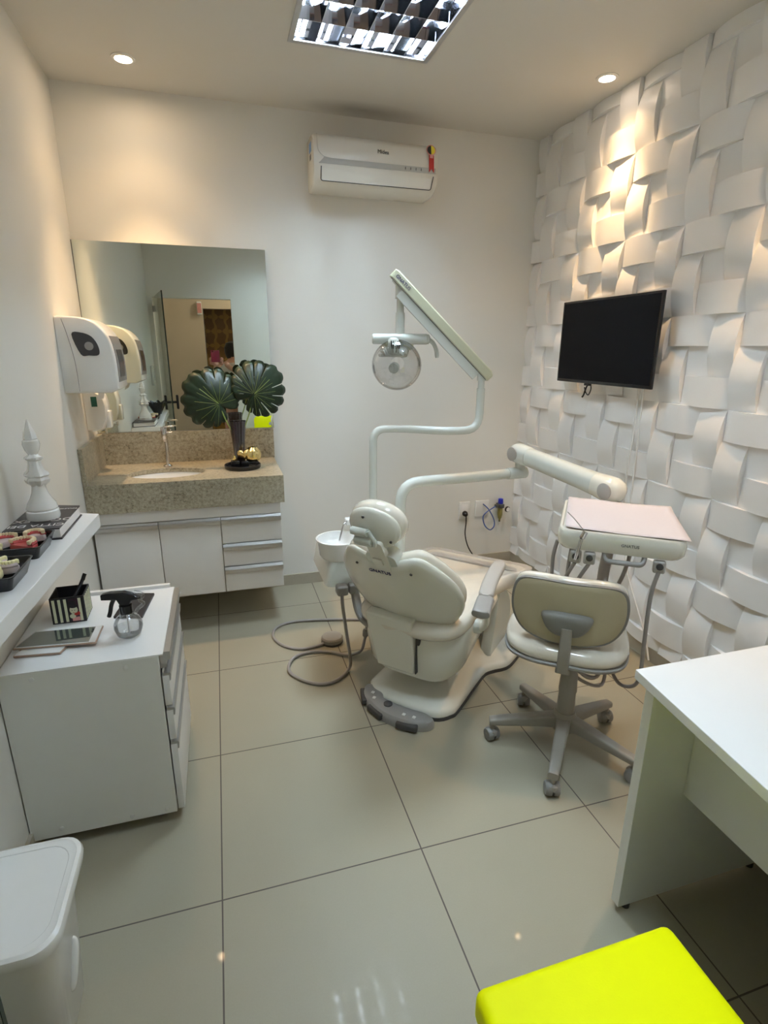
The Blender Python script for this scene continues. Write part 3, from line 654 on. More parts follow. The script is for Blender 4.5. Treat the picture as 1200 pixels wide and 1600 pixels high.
# chess piece
t = thing('chess_piece_ornament', 'white ceramic chess bishop ornament standing on the black book', 'ornament', (.083, -1.425, SZ+.0385))
H = .31
bm = BM(); lathe(bm, [(.001, 0), (.047, 0), (.049, .008), (.047, .026), (.043, .03), (.045, .034), (.041, .05), (.031, .066), (.023, .085), (.0195, .105), (.021, .112)], n=40); obj('pedestal', bm, M['porc'], t)
bm = BM(); lathe(bm, [(.0195, .108), (.030, .118), (.033, .128), (.028, .136), (.033, .142), (.031, .150), (.022, .158), (.018, .175), (.0165, .188), (.024, .194), (.024, .199), (.015, .205), (.012, .21)], n=24, flute=6, fd=.13); obj('carved_collar', bm, M['porc'], t)
bm = BM(); lathe(bm, [(.012, .208), (.020, .222), (.0245, .240), (.023, .252), (.019, .256)], n=32); lathe(bm, [(.012, .252), (.0205, .258), (.017, .276), (.008, .300), (.001, .318)], (.0, 0, 0), n=6); obj('mitre_head', bm, M['porc'], t, ang=30)
# two black display trays with dental casts
def display_tray(x0, x1, y0, y1, label):
    t = thing('display_tray', label, 'tray', ((x0+x1)/2, (y0+y1)/2, SZ), group='black display trays on the wall shelf')
    hx, hy = (x1-x0)/2, (y1-y0)/2; bm = BM()
    def rr(s, z, d=0): return [V(a, b, z) for a, b in rrect(2*hx*s-d, 2*hy*s-d, .012, 4)]
    loft(bm, [rr(.84, .0008), rr(.86, .006), rr(1.0, .036), rr(1.03, .038), rr(1.03, .040), rr(.97, .040), rr(.82, .005)]); obj('tray_body', bm, M['black'], t, ang=30); return t
display_tray(.008, .150, -1.735, -1.575, 'shallow black tray of red and ivory dental casts next to the book')
display_tray(.008, .150, -1.955, -1.795, 'shallow black tray of yellow dental casts at the near end of the shelf')
def arch_pts(r, rz=1.15, n=14): return [(r*math.cos(PI*k/(n-1)), r*rz*math.sin(PI*k/(n-1))) for k in range(n)]
def dental_cast(x, y, z, rot, label, base, gum, cat='dental cast', r=.026, tilt=0, tooth=None):
    r *= 1.12; z += .012
    t = thing('dental_cast', label, cat, (x, y, z), rot, group='dental casts in the display trays')
    bm = BM(); pts = [(a*1.28, b*1.22) for a, b in arch_pts(r)]
    pillow(bm, pts+[(-r*1.0, -r*.25), (r*1.0, -r*.25)], [(.5, .0005), (.96, .001), (1, .004), (1, .014), (.93, .018), (.3, .0195)], c=(0, r*.5)); obj('cast_base', bm, base, t)
    bm = BM(); tube(bm, [V(a, b, .021) for a, b in arch_pts(r, n=9)], .008, n=8, smooth=4); obj('gum_ridge', bm, gum, t)
    bm = BM()
    for k, (a, b) in enumerate(arch_pts(r, n=13)):
        s = .0042 if 3 < k < 9 else .0052
        rbox(bm, a-s, a+s, b-s, b+s, .022, .034, .0022, 2)
    obj('teeth', bm, tooth or M['tooth'], t); return t
dental_cast(.092, -1.69, SZ+.006, -.5, 'ivory toothed denture with dark red gums, front right of the far tray', M['gum'], M['gum'], r=.027)
dental_cast(.040, -1.64, SZ+.006, .9, 'clear pink dental model with red gums at the wall side of the far tray', M['acrylic'], M['gum'])
dental_cast(.105, -1.612, SZ+.006, .3, 'red gummed dental model at the back of the far tray beside the book', M['acrylic'], M['gum'], r=.02)
dental_cast(.030, -1.70, SZ+.006, 2.6, 'yellow plaster cast lying in the front left of the far tray', M['cream'], M['cream'], r=.02, tooth=M['cream'])
dental_cast(.065, -1.895, SZ+.006, -.2, 'large yellow plaster cast in the near tray', M['cream'], M['cream'], r=.030, tooth=M['cream'])
dental_cast(.112, -1.838, SZ+.006, 2.4, 'pale pink cast at the far corner of the near tray', M['acrylic'], M['acrylic'], r=.022, tooth=M['cream'])
dental_cast(.028, -1.83, SZ+.006, 1.2, 'small yellow plaster cast at the wall side of the near tray', M['cream'], M['cream'], r=.018, tooth=M['cream'])
# scalloped black bowl, seen in the mirror
t = thing('scalloped_bowl', 'black bowl with a ruffled rim on the shelf, seen in the mirror', 'bowl', (.085, -2.35, SZ))
bm = BM(); NN = 64
def scr(r, z, f): return [V(math.cos(2*PI*k/NN)*r*(.7)*(1+f*math.cos(8*2*PI*k/NN)), math.sin(2*PI*k/NN)*r*(1+f*math.cos(8*2*PI*k/NN)), z+.6*f*r*math.cos(8*2*PI*k/NN)) for k in range(NN)]
loft(bm, [scr(.05, .0008, 0), scr(.052, .01, 0), scr(.08, .05, .04), scr(.11, .10, .12), scr(.112, .112, .14), scr(.10, .10, .12), scr(.07, .05, .04), scr(.03, .02, 0)]); obj('bowl_body', bm, M['black'], t, ang=70)

# ================================================================== DRAWER CART
KX, KY0, KY1, KZ0, KZ1 = .445, -1.80, -1.30, .042, .622
t = thing('drawer_cart', 'white drawer cart on small casters beside the left wall', 'drawer cart', (.22, (KY0+KY1)/2, 0))
bm = BM(); box(bm, .004, KX-.02, KY0, KY0+.018, KZ0, KZ1-.002); o = obj('side_panel', bm, M['lamshade'], t, world=True, ang=0, bev=.0008)
bm = BM()
for x, z in ((.09, .60), (.09, .07), (.29, .06), (.335, .595), (.395, .06)): lathe(bm, [(.007, 0), (.007, .002), (.004, .003), (.001, .003)], (x, KY0, z), (0, -1, 0), n=12)
obj('screw_cap', bm, M['white'], o, world=True)
bm = BM(); box(bm, .02, KX-.02, KY1-.018, KY1, KZ0, KZ1-.002); obj('side_panel', bm, M['lam'], t, world=True, ang=0)
bm = BM(); box(bm, .02, KX-.025, KY0+.018, KY1-.018, KZ0, KZ0+.018); box(bm, .02, .035, KY0+.018, KY1-.018, KZ0+.018, KZ1-.002); obj('carcass', bm, M['lam'], t, world=True, ang=0)
bm = BM(); box(bm, .004, KX-.006, KY0, KY1, KZ1-.0015, KZ1+.0025); obj('top_panel', bm, M['lam'], t, world=True, ang=0)
bm = BM(); rbox(bm, .02, KX-.02, KY1-.004, KY1+.012, KZ1-.06, KZ1+.016, .002); obj('back_lip', bm, M['lam'], t, world=True)
bm = BM(); box(bm, KX-.02, KX+.012, KY0+.02, KY1, KZ1-.03, KZ1-.002); box(bm, KX-.02, KX-.002, KY0+.02, KY1, KZ1-.055, KZ1-.03); obj('front_rail', bm, M['alu'], t, world=True, ang=0)
for z0, z1 in ((.048, .300), (.318, .425), (.443, .548)):
    bm = BM(); rbox(bm, KX-.016, KX+.004, KY0+.004, KY1-.004, z0, z1, .0015); dd = obj('drawer', bm, M['lam'], t, world=True)
    bm = BM(); loft(bm, [[V(KX-.014+a, y, z1+b) for a, b in ((0, 0), (.018, 0), (.018, -.018), (.022, -.018), (.024, .002), (.022, .008), (.004, .009), (0, .016))] for y in (KY0+.004, KY1-.004)])
    obj('handle', bm, M['alu'], dd, world=True, ang=30)
for x, y in ((.065, KY0+.05), (.37, KY0+.05), (.065, KY1-.05), (.37, KY1-.05)):
    bm = BM(); cyl(bm, (x-.012, y, .019), (x+.012, y, .019), .0185, n=20); box(bm, x-.015, x+.015, y-.008, y+.008, .022, KZ0); obj('caster', bm, M['dark'], t, world=True)
CT = KZ1+.0028
# pen box
bA = .02
t = thing('pen_box', 'square striped pen box with a printed lady on the drawer cart', 'pen holder', (.128, -1.462, CT), bA)
bw = .050; bh = .092
bm = BM(); box(bm, -bw, bw, -bw, bw, .0005, .004); box(bm, -bw, bw, -bw, -bw+.003, .004, bh); box(bm, -bw, bw, bw-.003, bw, .004, bh); box(bm, -bw, -bw+.003, -bw+.003, bw-.003, .004, bh); box(bm, bw-.003, bw, -bw+.003, bw-.003, .004, bh); obj('box_shell', bm, M['blackm'], t, ang=0)
bm = BM()
for x in (-.040, -.023, -.006, .0365): box(bm, x-.0035, x+.0045, -bw-.0012, -bw, .005, bh-.006)
obj('printed_stripes', bm, M['stripe'], t, ang=0)
bm = BM()
for y in (-.035, -.018, .0, .018, .035): box(bm, bw, bw+.0012, y-.004, y+.004, .005, bh-.006)
obj('side_stripes', bm, M['stripe'], t, ang=0)
pr = BM(); box(pr, .0045, .0325, -bw-.0016, -bw, .005, bh-.006); P = obj('portrait_panel', pr, M['darkp'], t, ang=0)
def disc(bm, x, z, rx, rz, y, n=20): prism(bm, [(rx*math.cos(2*PI*k/n), rz*math.sin(2*PI*k/n)) for k in range(n)], (x, y, z), (1, 0, 0), (0, 0, 1), (0, -1, 0), .0006)
bm = BM(); disc(bm, .017, .046, .012, .0145, -bw-.0017); disc(bm, .012, .024, .009, .008, -bw-.0017); obj('printed_face', bm, M['pskin'], P, ang=0)
bm = BM(); disc(bm, .017, .060, .012, .007, -bw-.0024); disc(bm, .015, .072, .010, .008, -bw-.0024); disc(bm, .0125, .045, .0017, .001, -bw-.0024); disc(bm, .020, .045, .0017, .001, -bw-.0024); obj('printed_hair', bm, M['blackm'], P, ang=0)
bm = BM(); disc(bm, .024, .031, .007, .005, -bw-.0024); disc(bm, .031, .033, .004, .006, -bw-.0024); disc(bm, .0165, .0365, .0022, .001, -bw-.0024); obj('printed_bow', bm, M['red'], P, ang=0)
bm = BM(); box(bm, .010, .0325, -bw-.0022, -bw-.0016, .006, .020); obj('printed_dress', bm, M['pink'], P, ang=0)
t = thing('black_pen', 'thick black pen leaning in the striped pen box', 'pen', (.150, -1.44, CT+.004))
bm = BM(); tube(bm, [(-.045, -.03, .012), (-.012, .0, .06), (.014, .03, .112)], .0058, n=12, smooth=3); obj('barrel', bm, M['blackm'], t)
bm = BM(); tube(bm, [(.0115, .027, .105), (.016, .033, .118), (.019, .036, .124)], .0066, n=12, smooth=3); obj('cap', bm, M['black'], t)
# tablet and its pen
def slab_obj(t, name, P, z0, z1, mat, bev=.002):
    bm = BM(); quad(bm, P, z0, z1); return obj(name, bm, mat, t, world=True, bev=bev)
t = thing('tablet', 'gold edged tablet lying flat on the drawer cart before the pen box', 'tablet', (.13, -1.63, CT))
TQ = [(.045, -1.575), (.245, -1.590), (.243, -1.700), (.012, -1.675)]
slab_obj(t, 'casing', TQ, CT+.009, CT+.015, M['rose']); 
slab_obj(t, 'white_bezel', inset(TQ, .03), CT+.015, CT+.0156, M['white'], 0)
slab_obj(t, 'screen', [(a-.008, b) for a, b in inset(TQ, .13)], CT+.0156, CT+.0162, M['tablet'], 0)
t = thing('smartphone', 'white gold edged phone lying under the near edge of the tablet', 'phone', (.10, -1.70, CT))
PQ = [(.03, -1.655), (.16, -1.685), (.150, -1.722), (.022, -1.708)]
slab_obj(t, 'casing', PQ, CT+.0008, CT+.0078, M['rose']); slab_obj(t, 'white_face', inset(PQ, .05), CT+.0078, CT+.0084, M['white'], 0)
t = thing('black_stylus', 'thin dark stylus lying on the cart at the left end of the tablet', 'stylus', (.04, -1.64, CT))
bm = BM(); cyl(bm, (-.008, -.05, .005), (.004, .035, .012), .0032, n=10); obj('barrel', bm, M['rose'], t); bm = BM(); cyl(bm, (.0042, .036, .012), (.006, .048, .0125), .0036, n=10); obj('tip', bm, M['blackm'], t)
t = thing('black_notebook', 'slim black notebook lying under the spray bottle on the cart', 'notebook', (.31, -1.46, CT))
NQ = [(.285, -1.335), (.375, -1.36), (.355, -1.545), (.262, -1.52)]
slab_obj(t, 'cover', NQ, CT+.0008, CT+.009, M['blackm'], .001)
# spray bottle
t = thing('spray_bottle', 'round clear spray bottle with a black trigger head on the drawer cart', 'spray bottle', (.330, -1.655, CT))
bm = BM(); lathe(bm, [(.001, .002), (.022, .0008), (.032, .008), (.0385, .028), (.038, .042), (.031, .058), (.016, .070), (.013, .074), (.013, .084)], n=36, cap1=False); o = obj('bottle_body', bm, M['bottle'], t, ang=60)
bm = BM(); lathe(bm, [(.001, .003), (.021, .0025), (.031, .009), (.0372, .028), (.0372, .030), (.001, .030)], n=32); obj('liquid', bm, M['water'], t, ang=60)
bm = BM(); lathe(bm, [(.0175, .074), (.0175, .098), (.012, .10)], n=24); obj('screw_collar', bm, M['black'], t)
bm = BM()
prof = [V(-.062, 0, .132), V(-.04, 0, .137), (V(.0, 0, .139)), V(.03, 0, .130), V(.045, 0, .118), V(.022, 0, .114), V(.012, 0, .098), V(-.012, 0, .098), V(-.02, 0, .116), V(-.062, 0, .116)]
c35 = Matrix.Rotation(math.radians(-12), 4, 'Z')
loft(bm, [[V(p.x, y, p.z) for p in prof] for y in (-.010, .010)]); bmesh.ops.transform(bm, matrix=c35, verts=bm.verts); obj('spray_head', bm, M['black'], t, bev=.003)
bm = BM(); tube(bm, [(-.028, 0, .118), (-.038, 0, .10), (-.045, 0, .075), (-.05, 0, .062)], .006, n=8); bmesh.ops.transform(bm, matrix=c35, verts=bm.verts); obj('trigger', bm, M['black'], t)
bm = BM(); tube(bm, [(.028, 0, .137), (.052, 0, .128), (.040, 0, .112), (.050, 0, .100), (.032, 0, .084), (.024, 0, .07)], .005, n=8); bmesh.ops.transform(bm, matrix=c35, verts=bm.verts); obj('hand_hook', bm, M['bottle'], t)
bm = BM(); cyl(bm, (0, 0, .008), (0, 0, .08), .0022, n=8); obj('dip_tube', bm, M['white'], t)
for ch in t.children:
    ch.data.transform(Matrix.Scale(1.10, 4))

# ================================================================== WASTE BIN
t = thing('pedal_bin', 'white rounded plastic pedal bin in the near left corner', 'waste bin', (.135, -2.315, 0))
bm = BM()
def br(w, h, z, r=.05): return [V(a, b, z) for a, b in rrect(w, h, r, 6)]
loft(bm, [br(.19, .19, .001), br(.20, .20, .01), br(.235, .235, .33), br(.245, .245, .355)]); obj('bin_body', bm, M['white'], t)
bm = BM(); loft(bm, [br(.262, .262, .356), br(.278, .280, .36), br(.282, .286, .375), br(.276, .280, .386), br(.262, .266, .390), br(.255, .258, .388), br(.235, .238, .388), br(.232, .236, .3865), br(.01, .01, .3865, .003)]); obj('lid', bm, M['white'], t)
bm = BM(); tube(bm, [(.109, .022, .215), (.113, .02, .20), (.111, .0, .165), (.107, -.018, .125), (.102, -.02, .112)], lambda q: .004+.007*math.sin(PI*min(max(q,0),1)), n=10); obj('side_handle', bm, M['white'], t)
bm = BM(); rbox(bm, -.04, .04, -.135, -.085, .005, .022, .006); obj('pedal', bm, M['white'], t)

# ================================================================== TELEVISION
t = thing('television', 'flat black television on the woven relief wall', 'television', (2.56, -.90, 1.33), 0)
bm = BM(); rbox(bm, -.012, .002, -.372, .372, 0, .425, .003); rbox(bm, .0, .03, -.30, .30, .05, .36, .006); obj('casing', bm, M['black'], t)
bm = BM(); box(bm, -.0135, -.0115, -.360, .360, .016, .414); obj('screen', bm, M['screen'], t, ang=0)
bm = BM(); box(bm, .030, .062, -.1, .1, .1, .3); obj('wall_bracket', bm, M['dark'], t, ang=0)
bm = BM(); tube(bm, [(.02, .112, .004), (.005, .115, -.02), (.0, .125, -.06), (-.004, .132, -.075)], .0045, n=8)
tube(bm, [(.02, .105, .004), (.012, .085, -.03), (.006, .095, -.06), (.004, .118, -.045), (.0, .125, -.02)], .003, n=8); box(bm, -.002, .016, .09, .13, -.012, .001)
obj('hanging_plugs', bm, M['blackm'], t)
bm = BM(); tube(bm, [(2.625, -1.14, 1.335), (2.63, -1.14, 1.2), (2.628, -1.15, 1.0), (2.627, -1.155, .8), (2.62, -1.16, .6), (2.615, -1.22, .4), (2.62, -1.38, .15), (2.6, -1.46, .03)], .0045, n=8)
tag(obj('white_cable', bm, M['white']), 'thin white cable slanting from below the television down to the skirting', 'cable')
bm = BM(); tube(bm, [(2.625, -1.11, 1.33), (2.628, -1.112, 1.15), (2.627, -1.105, .9), (2.626, -1.11, .76), (2.625, -1.115, .5)], .0055, n=8)
tag(obj('white_cable', bm, M['white']), 'thicker white cable running straight down the relief wall from the television', 'cable')

# ================================================================== SOCKETS AND AIR REGULATOR
t = thing('power_socket', 'white wall socket plate with the black plug in it, on the back wall', 'socket', (2.248, -.001, .355))
bm = BM(); rbox(bm, -.04, .04, -.009, 0, 0, .125, .003); obj('cover_plate', bm, M['white'], t)
bm = BM(); rbox(bm, -.024, .024, -.012, -.009, .02, .105, .001); obj('insert', bm, M['paper'], t)
t = thing('power_plug', 'black plug and cord dropping from the wall socket behind the dental chair', 'plug', (2.248, -.012, .40))
bm = BM(); lathe(bm, [(.018, 0.001), (.020, .01), (.014, .03), (.008, .035)], (0, -.001, .0), (0, -1, -.2)); obj('plug_body', bm, M['blackm'], t)
bm = BM(); tube(bm, [(0, -.03, -.008), (.0, -.035, -.06), (.0, -.03, -.15), (.02, -.05, -.24), (.06, -.12, -.33), (.05, -.22, -.392)], .0045, n=8); obj('cord', bm, M['blackm'], t)
t = thing('blank_socket_plate', 'square white cover plate on the back wall with a blue tube coming out', 'socket', (2.385, -.001, .365))
bm = BM(); rbox(bm, -.052, .052, -.008, 0, 0, .115, .003); obj('cover_plate', bm, M['white'], t)
t = thing('air_regulator', 'small compressed air regulator with a blue knob near the right corner', 'air regulator', (2.515, -.001, .33))
bm = BM(); rbox(bm, -.02, .02, -.055, 0, .095, .125, .004); rbox(bm, -.04, -.018, -.045, -.015, .10, .12, .003); obj('valve_block', bm, M['dark'], t)
bm = BM(); lathe(bm, [(.018, .126), (.019, .13), (.017, .16), (.001, .164)], (0, -.032, 0)); obj('blue_knob', bm, M['blue'], t)
bm = BM(); lathe(bm, [(.006, .0), (.008, .012), (.013, .02), (.018, .045), (.018, .095)], (0, -.032, 0)); obj('filter_bowl', bm, M['brass'], t)
bm = BM(); lathe(bm, [(.006, -.008), (.006, .004)], (0, -.032, 0)); obj('drain_nipple', bm, M['blackm'], t)
bm = BM(); lathe(bm, [(.018, 0), (.02, .002), (.02, .012), (.017, .014)], (.045, -.045, .085), (0.2, -1, 0)); g_ = obj('pressure_gauge', bm, M['blackm'], t)
bm = BM(); lathe(bm, [(.016, .0142), (.016, .0150)], (.045, -.045, .085), (0.2, -1, 0)); obj('gauge_face', bm, M['paper'], g_)
bm = BM(); tube(bm, [(2.39, -.010, .455), (2.42, -.045, .42), (2.455, -.06, .35), (2.46, -.06, .30), (2.43, -.06, .275), (2.39, -.055, .31), (2.375, -.05, .37), (2.40, -.05, .405), (2.44, -.045, .425), (2.478, -.032, .438)], .004, n=8)
tag(obj('blue_air_tube', bm, M['bluet']), 'thin blue air tube looping from the wall plate to the regulator', 'tube')

# ================================================================== DENTAL CHAIR (local: x right of seat, y towards the feet)
CH = V(1.337, -1.44, 0); CR = math.radians(-46.7)
T = thing('dental_chair', 'cream dental chair with glossy vinyl upholstery, seen from behind', 'dental chair', CH, CR)
half = [(.0, -.035), (.10, -.03), (.165, -.01), (.20, .035), (.212, .09), (.212, .37), (.232, .44), (.285, .51), (.30, .60), (.30, .75), (.26, .84), (.12, .875), (0, .88)]
bo = half+[(-x, y) for x, y in reversed(half[1:-1])]
bo = [(p.x, p.y) for p in cr([V(a, b, 0) for a, b in bo], 3, True)]
def inr(o, d, c=(0, .4)):
    n = len(o); out = []
    for i in range(n):
        p, q, r_ = V(*o[i-1], 0), V(*o[i], 0), V(*o[(i+1) % n], 0); tg = (r_-p).normalized(); nn = V(-tg.y, tg.x, 0); out.append((q.x+nn.x*d, q.y+nn.y*d))
    return out
bm = BM(); loft(bm, [[V(a, b, .0008) for a, b in inr(bo, -.004)], [V(a, b, .017) for a, b in inr(bo, -.004)], [V(a, b, .017) for a, b in inr(bo, .01)]]); obj('rubber_skirt', bm, M['dark'], T)
bm = BM()
def bs(d, z): return [V(a, b, z) for a, b in inr(bo, d)]
def bsc(s, z, cy=.42): return [V(a*s, cy+(b-cy)*s, z) for a, b in inr(bo, .03)]
loft(bm, [bs(0, .017), bs(0, .032), bs(.006, .042), bs(.018, .05), bs(.03, .054), bsc(.8, .068), bsc(.62, .095), bsc(.5, .12), bsc(.2, .13)]); obj('base_cover', bm, M['shell'], T)
bm = BM(); loft(bm, [[V(a, b+.38, z) for a, b in rrect(.26, .46, .05)] for z in (.10, .31)]); obj('lift_bellows', bm, M['dark'], T)
# scissor lift covers
for s in (1, -1):
    bm = BM(); pp = cr([V(.485, .05, 0), V(.68, .055, 0), V(.77, .13, 0), V(.765, .24, 0), V(.70, .33, 0), V(.61, .375, 0), V(.555, .36, 0), V(.525, .22, 0)], 5, True)
    pillow(bm, [(p.x, p.y) for p in pp], [(.4, .0), (.93, .0), (1, .006), (1, .045), (.95, .055), (.4, .058)], O=(s*.155 if s > 0 else -.155, 0, 0), U=(0, 1, 0), W=(s*.0, 0, 1), N=(s, 0, 0), c=(.62, .2)); obj('lift_cover', bm, M['shell2'], T)
# seat housing
bm = BM()
def hs(z, rear, hw, fz, front=.56, ins=0, rise=0):
    o = rrect(2*hw, front-rear, .135, 7, 0, (front+rear)/2)
    return [V(a, b, z+max(0, b-.02)*rise) for a, b in o]
loft(bm, [hs(.172, .07, .15, 0, .42, rise=.42), hs(.160, .03, .185, 0, .46, rise=.42), hs(.166, -.00, .208, 0, .5, rise=.42), hs(.20, -.02, .222, 0, .52, rise=.34), hs(.30, -.03, .236, 0, .54, rise=.18), hs(.395, -.034, .243, 0, .55), hs(.405, -.03, .238, 0, .55)]); hou = obj('seat_housing', bm, M['shell'], T)
bm = BM(); prism(bm, [(-.125, .195), (.045, .195), (.055, .205), (.060, .46), (-.155, .46)], (0, .008, 0), (1, 0, 0), (0, -.20, 1), (0, 1, .20), .05); obj('rear_panel', bm, M['shell'], T, ang=50, bev=.012)
bm = BM(); box(bm, .0615, .0655, -.0405, -.02, .21, .40); obj('panel_gap', bm, M['dark'], T, ang=0)
bm = BM(); lathe(bm, [(.001, 0), (.010, 0), (.011, .004), (.009, .006)], (.074, -.0385, .375), (0, -1, 0), n=16); bmesh.ops.scale(bm, vec=(1, 1, 2.6), verts=bm.verts, space=Matrix.Translation((-.074, .0385, -.375))); obj('latch', bm, M['dark'], T)
# seat cushion
sh = [(0, -.075), (.09, -.075), (.165, -.058), (.222, -.01), (.242, .09), (.232, .3), (.228, .5), (.25, .64), (.288, .74), (.292, .80), (.26, .845), (.14, .86), (0, .86)]
so = sh+[(-x, y) for x, y in reversed(sh[1:-1])]; so = [(p.x, p.y) for p in cr([V(a, b, 0) for a, b in so], 3, True)]
def sw(a, b): return -.03*max(0, (b-.45)/.4)**1.2+.012*(a/.25)**2*(1 if b < .45 else .5)
bm = BM(); pillow(bm, so, edge_rings(.375, .455, .04, k=8, inner=(.02, .3, .55, .75), b1=-.012, w=.35), c=(0, .38), wrap=sw); obj('seat_cushion', bm, M['vinyl'], T, ang=80)
bm = BM(); fo = [(a*1.012, b+.006) for a, b in so if b > .70]
fo = sorted(fo, key=lambda p: -p[0]); 
pillow(bm, [(.293, .70)]+[(a, b) for a, b in fo]+[(-.293, .70)], [(.5, .41), (1, .415), (1.0, .448), (.97, .452), (.4, .452)], c=(0, .79), wrap=lambda a, b: sw(a, b)); obj('foot_cover', bm, M['grey2'], T)
# backrest frame axes
BR = math.radians(31.5); BP = V(0, -.118, .583); BU = V(1, 0, 0); BV = V(0, -math.sin(BR), math.cos(BR)); BN = V(0, math.cos(BR), math.sin(BR))
bh = [(0, .180), (.04, .186), (.085, .206), (.13, .220), (.16, .208), (.19, .172), (.225, .115), (.250, .055), (.262, -.01), (.258, -.065), (.235, -.13), (.19, -.195), (.13, -.24), (.07, -.258), (0, -.262)]
bko = bh+[(-x, y) for x, y in reversed(bh[1:-1])]; bko = [(p.x, p.y) for p in cr([V(a, b, 0) for a, b in bko], 3, True)]
wrapf = lambda a, b: .72*a*a
bm = BM(); pillow(bm, bko, [(.01, -.004), (.3, -.003), (.6, -.001), (.8, .002), (.93, .008), (.985, .016), (1, .026), (.985, .034), (.9, .036), (.02, .036)], O=BP, U=BU, W=BV, N=BN, wrap=wrapf); sh_ = obj('backrest_shell', bm, M['shell'], T, ang=80)
for a, b in ((-.115, .165), (.115, .165), (-.115, -.17), (.115, -.17)):
    bm = BM(); p = BP+BU*a+BV*b+BN*(wrapf(a, b)-.003); lathe(bm, [(.0055, 0), (.0055, .004), (.002, .005)], p, -BN, n=12); obj('screw', bm, M['dark'], sh_)
text('brand_lettering', 'GNATUS', .024, BP+BV*.150+BN*-.0035+BU*-.015, BU, BV, M['navy'], sh_, ext=.0010)
bm = BM(); pillow(bm, [(a*.985, b*.985+.004) for a, b in bko], edge_rings(.026, .088, .04, k=8, inner=(.02, .3, .55, .75), b1=.004, w=.25), O=BP, U=BU, W=BV, N=BN, wrap=wrapf); obj('backrest_cushion', bm, M['vinyl'], T, ang=80)
bm = BM(); prism(bm, rrect(.235, .10, .02, 4), BP+BV*-.265+BN*-.002, BU, BV, BN, .06); obj('backrest_hinge', bm, M['shell'], T)
# neck bar and headrest
bm = BM(); prism(bm, rrect(.065, .17, .012, 4), BP+BV*.225+BN*.004, BU, BV, BN, .022); nb = obj('neck_bar', bm, M['shell'], T)
bm = BM(); prism(bm, rrect(.125, .12, .025, 5), BP+BV*.178+BN*.012, BU, BV, BN, .05); obj('neck_socket', bm, M['shell2'], T)
bm = BM(); prism(bm, rrect(.040, .036, .006, 4), BP+BV*.206+BN*-.002+BU*-.008, BU, BV, BN, .01); obj('neck_button', bm, M['shell'], nb)
HR = math.radians(16); HV = V(0, -math.sin(HR), math.cos(HR)); HN = V(0, math.cos(HR), math.sin(HR)); HP = BP+BV*.345+BN*.028+V(-.010, 0, 0)
ho = [(.105*math.cos(2*PI*k/40), .084*math.sin(2*PI*k/40)) for k in range(40)]
hwf = lambda a, b: 1.2*a*a
bm = BM(); pillow(bm, ho, [(.02, -.004), (.5, -.003), (.85, .004), (.97, .012), (1, .02), (.97, .026), (.02, .026)], O=HP, U=BU, W=HV, N=HN, wrap=hwf); hsx = obj('headrest_shell', bm, M['shell'], T, ang=80)
bm = BM(); pillow(bm, [(a*1.07, b*1.07+.002) for a, b in ho], edge_rings(.018, .086, .03, k=8, inner=(.02, .4, .6, .75), b1=.003, w=.12), O=HP, U=BU, W=HV, N=HN, wrap=hwf); obj('headrest_cushion', bm, M['vinyl'], T, ang=80)
for a, b in ((-.02, .055), (.075, -.035)):
    bm = BM(); lathe(bm, [(.005, 0), (.005, .004), (.002, .005)], HP+BU*a+HV*b+HN*(hwf(a, b)-.001), -HN, n=12); obj('screw', bm, M['dark'], hsx)
bm = BM(); c0 = HP+HV*.004+HN*-.020+BU*-.03; cyl(bm, c0-BU*.034, c0+BU*.030, .0145, n=20); obj('headrest_pivot', bm, M['shell2'], T)
bm = BM(); p0 = c0+HV*-.036; cyl(bm, p0-BU*.030, p0+BU*.042, .012, n=20); tbox(bm, Matrix.Translation(c0+HV*-.03+HN*.012), -.032, .044, -.012, .012, -.03, .01); obj('headrest_clamp', bm, M['shell2'], T, bev=.004)
bm = BM(); tube(bm, [c0+BU*.034+HV*.008, c0+BU*.044+HV*-.012, c0+BU*.056+HV*-.034, c0+BU*.052+HV*-.05], .0075, n=10); obj('lock_lever', bm, M['shell2'], T)
# armrests
def armpad(pts, wd, th, mat, name):
    bm = BM(); P = cr(pts, 5); rings = []
    for i, p in enumerate(P):
        d = (P[min(i+1, len(P)-1)]-P[max(i-1, 0)]).normalized(); x = d.cross(V(0, 0, 1)).normalized(); y = x.cross(d)
        f = i/(len(P)-1); e = math.sqrt(max(.0, 1-max(0, (abs(f-.5)-.40)/.10)**2)); e = max(e, .35)
        rings.append([p+x*a*e+y*b for a, b in rrect(wd, th, min(wd, th)*.42, 4)])
    loft(bm, rings); return obj(name, bm, mat, T, ang=60)
armpad([(.342, -.085, .575), (.334, -.04, .583), (.322, .03, .592)], .066, .03, M['grey'], 'armrest_tip')
armpad([(.322, .02, .595), (.30, .12, .604), (.28, .24, .606), (.262, .37, .602)], .060, .03, M['grey2'], 'armrest')
bm = BM(); tube(bm, [(.338, .02, .575), (.325, .045, .52), (.315, .065, .47), (.290, .09, .435)], .024, n=12, sx=.55); obj('armrest_support', bm, M['shell'], T)
bm = BM(); lathe(bm, [(.03, 0), (.03, .02), (.024, .028), (.001, .03)], (.262, .10, .425), (1, 0, 0)); obj('armrest_hub', bm, M['shell2'], T)
bm = BM(); tube(bm, [(-.335, .20, .58), (-.335, .12, .50), (-.30, .07, .43), (-.245, .03, .365), (-.19, .03, .33)], .030, n=14, sx=.6); obj('armrest_support', bm, M['grey'], T)
armpad([(-.345, .10, .585), (-.335, .2, .60), (-.315, .32, .602), (-.295, .44, .60)], .060, .03, M['grey2'], 'armrest')
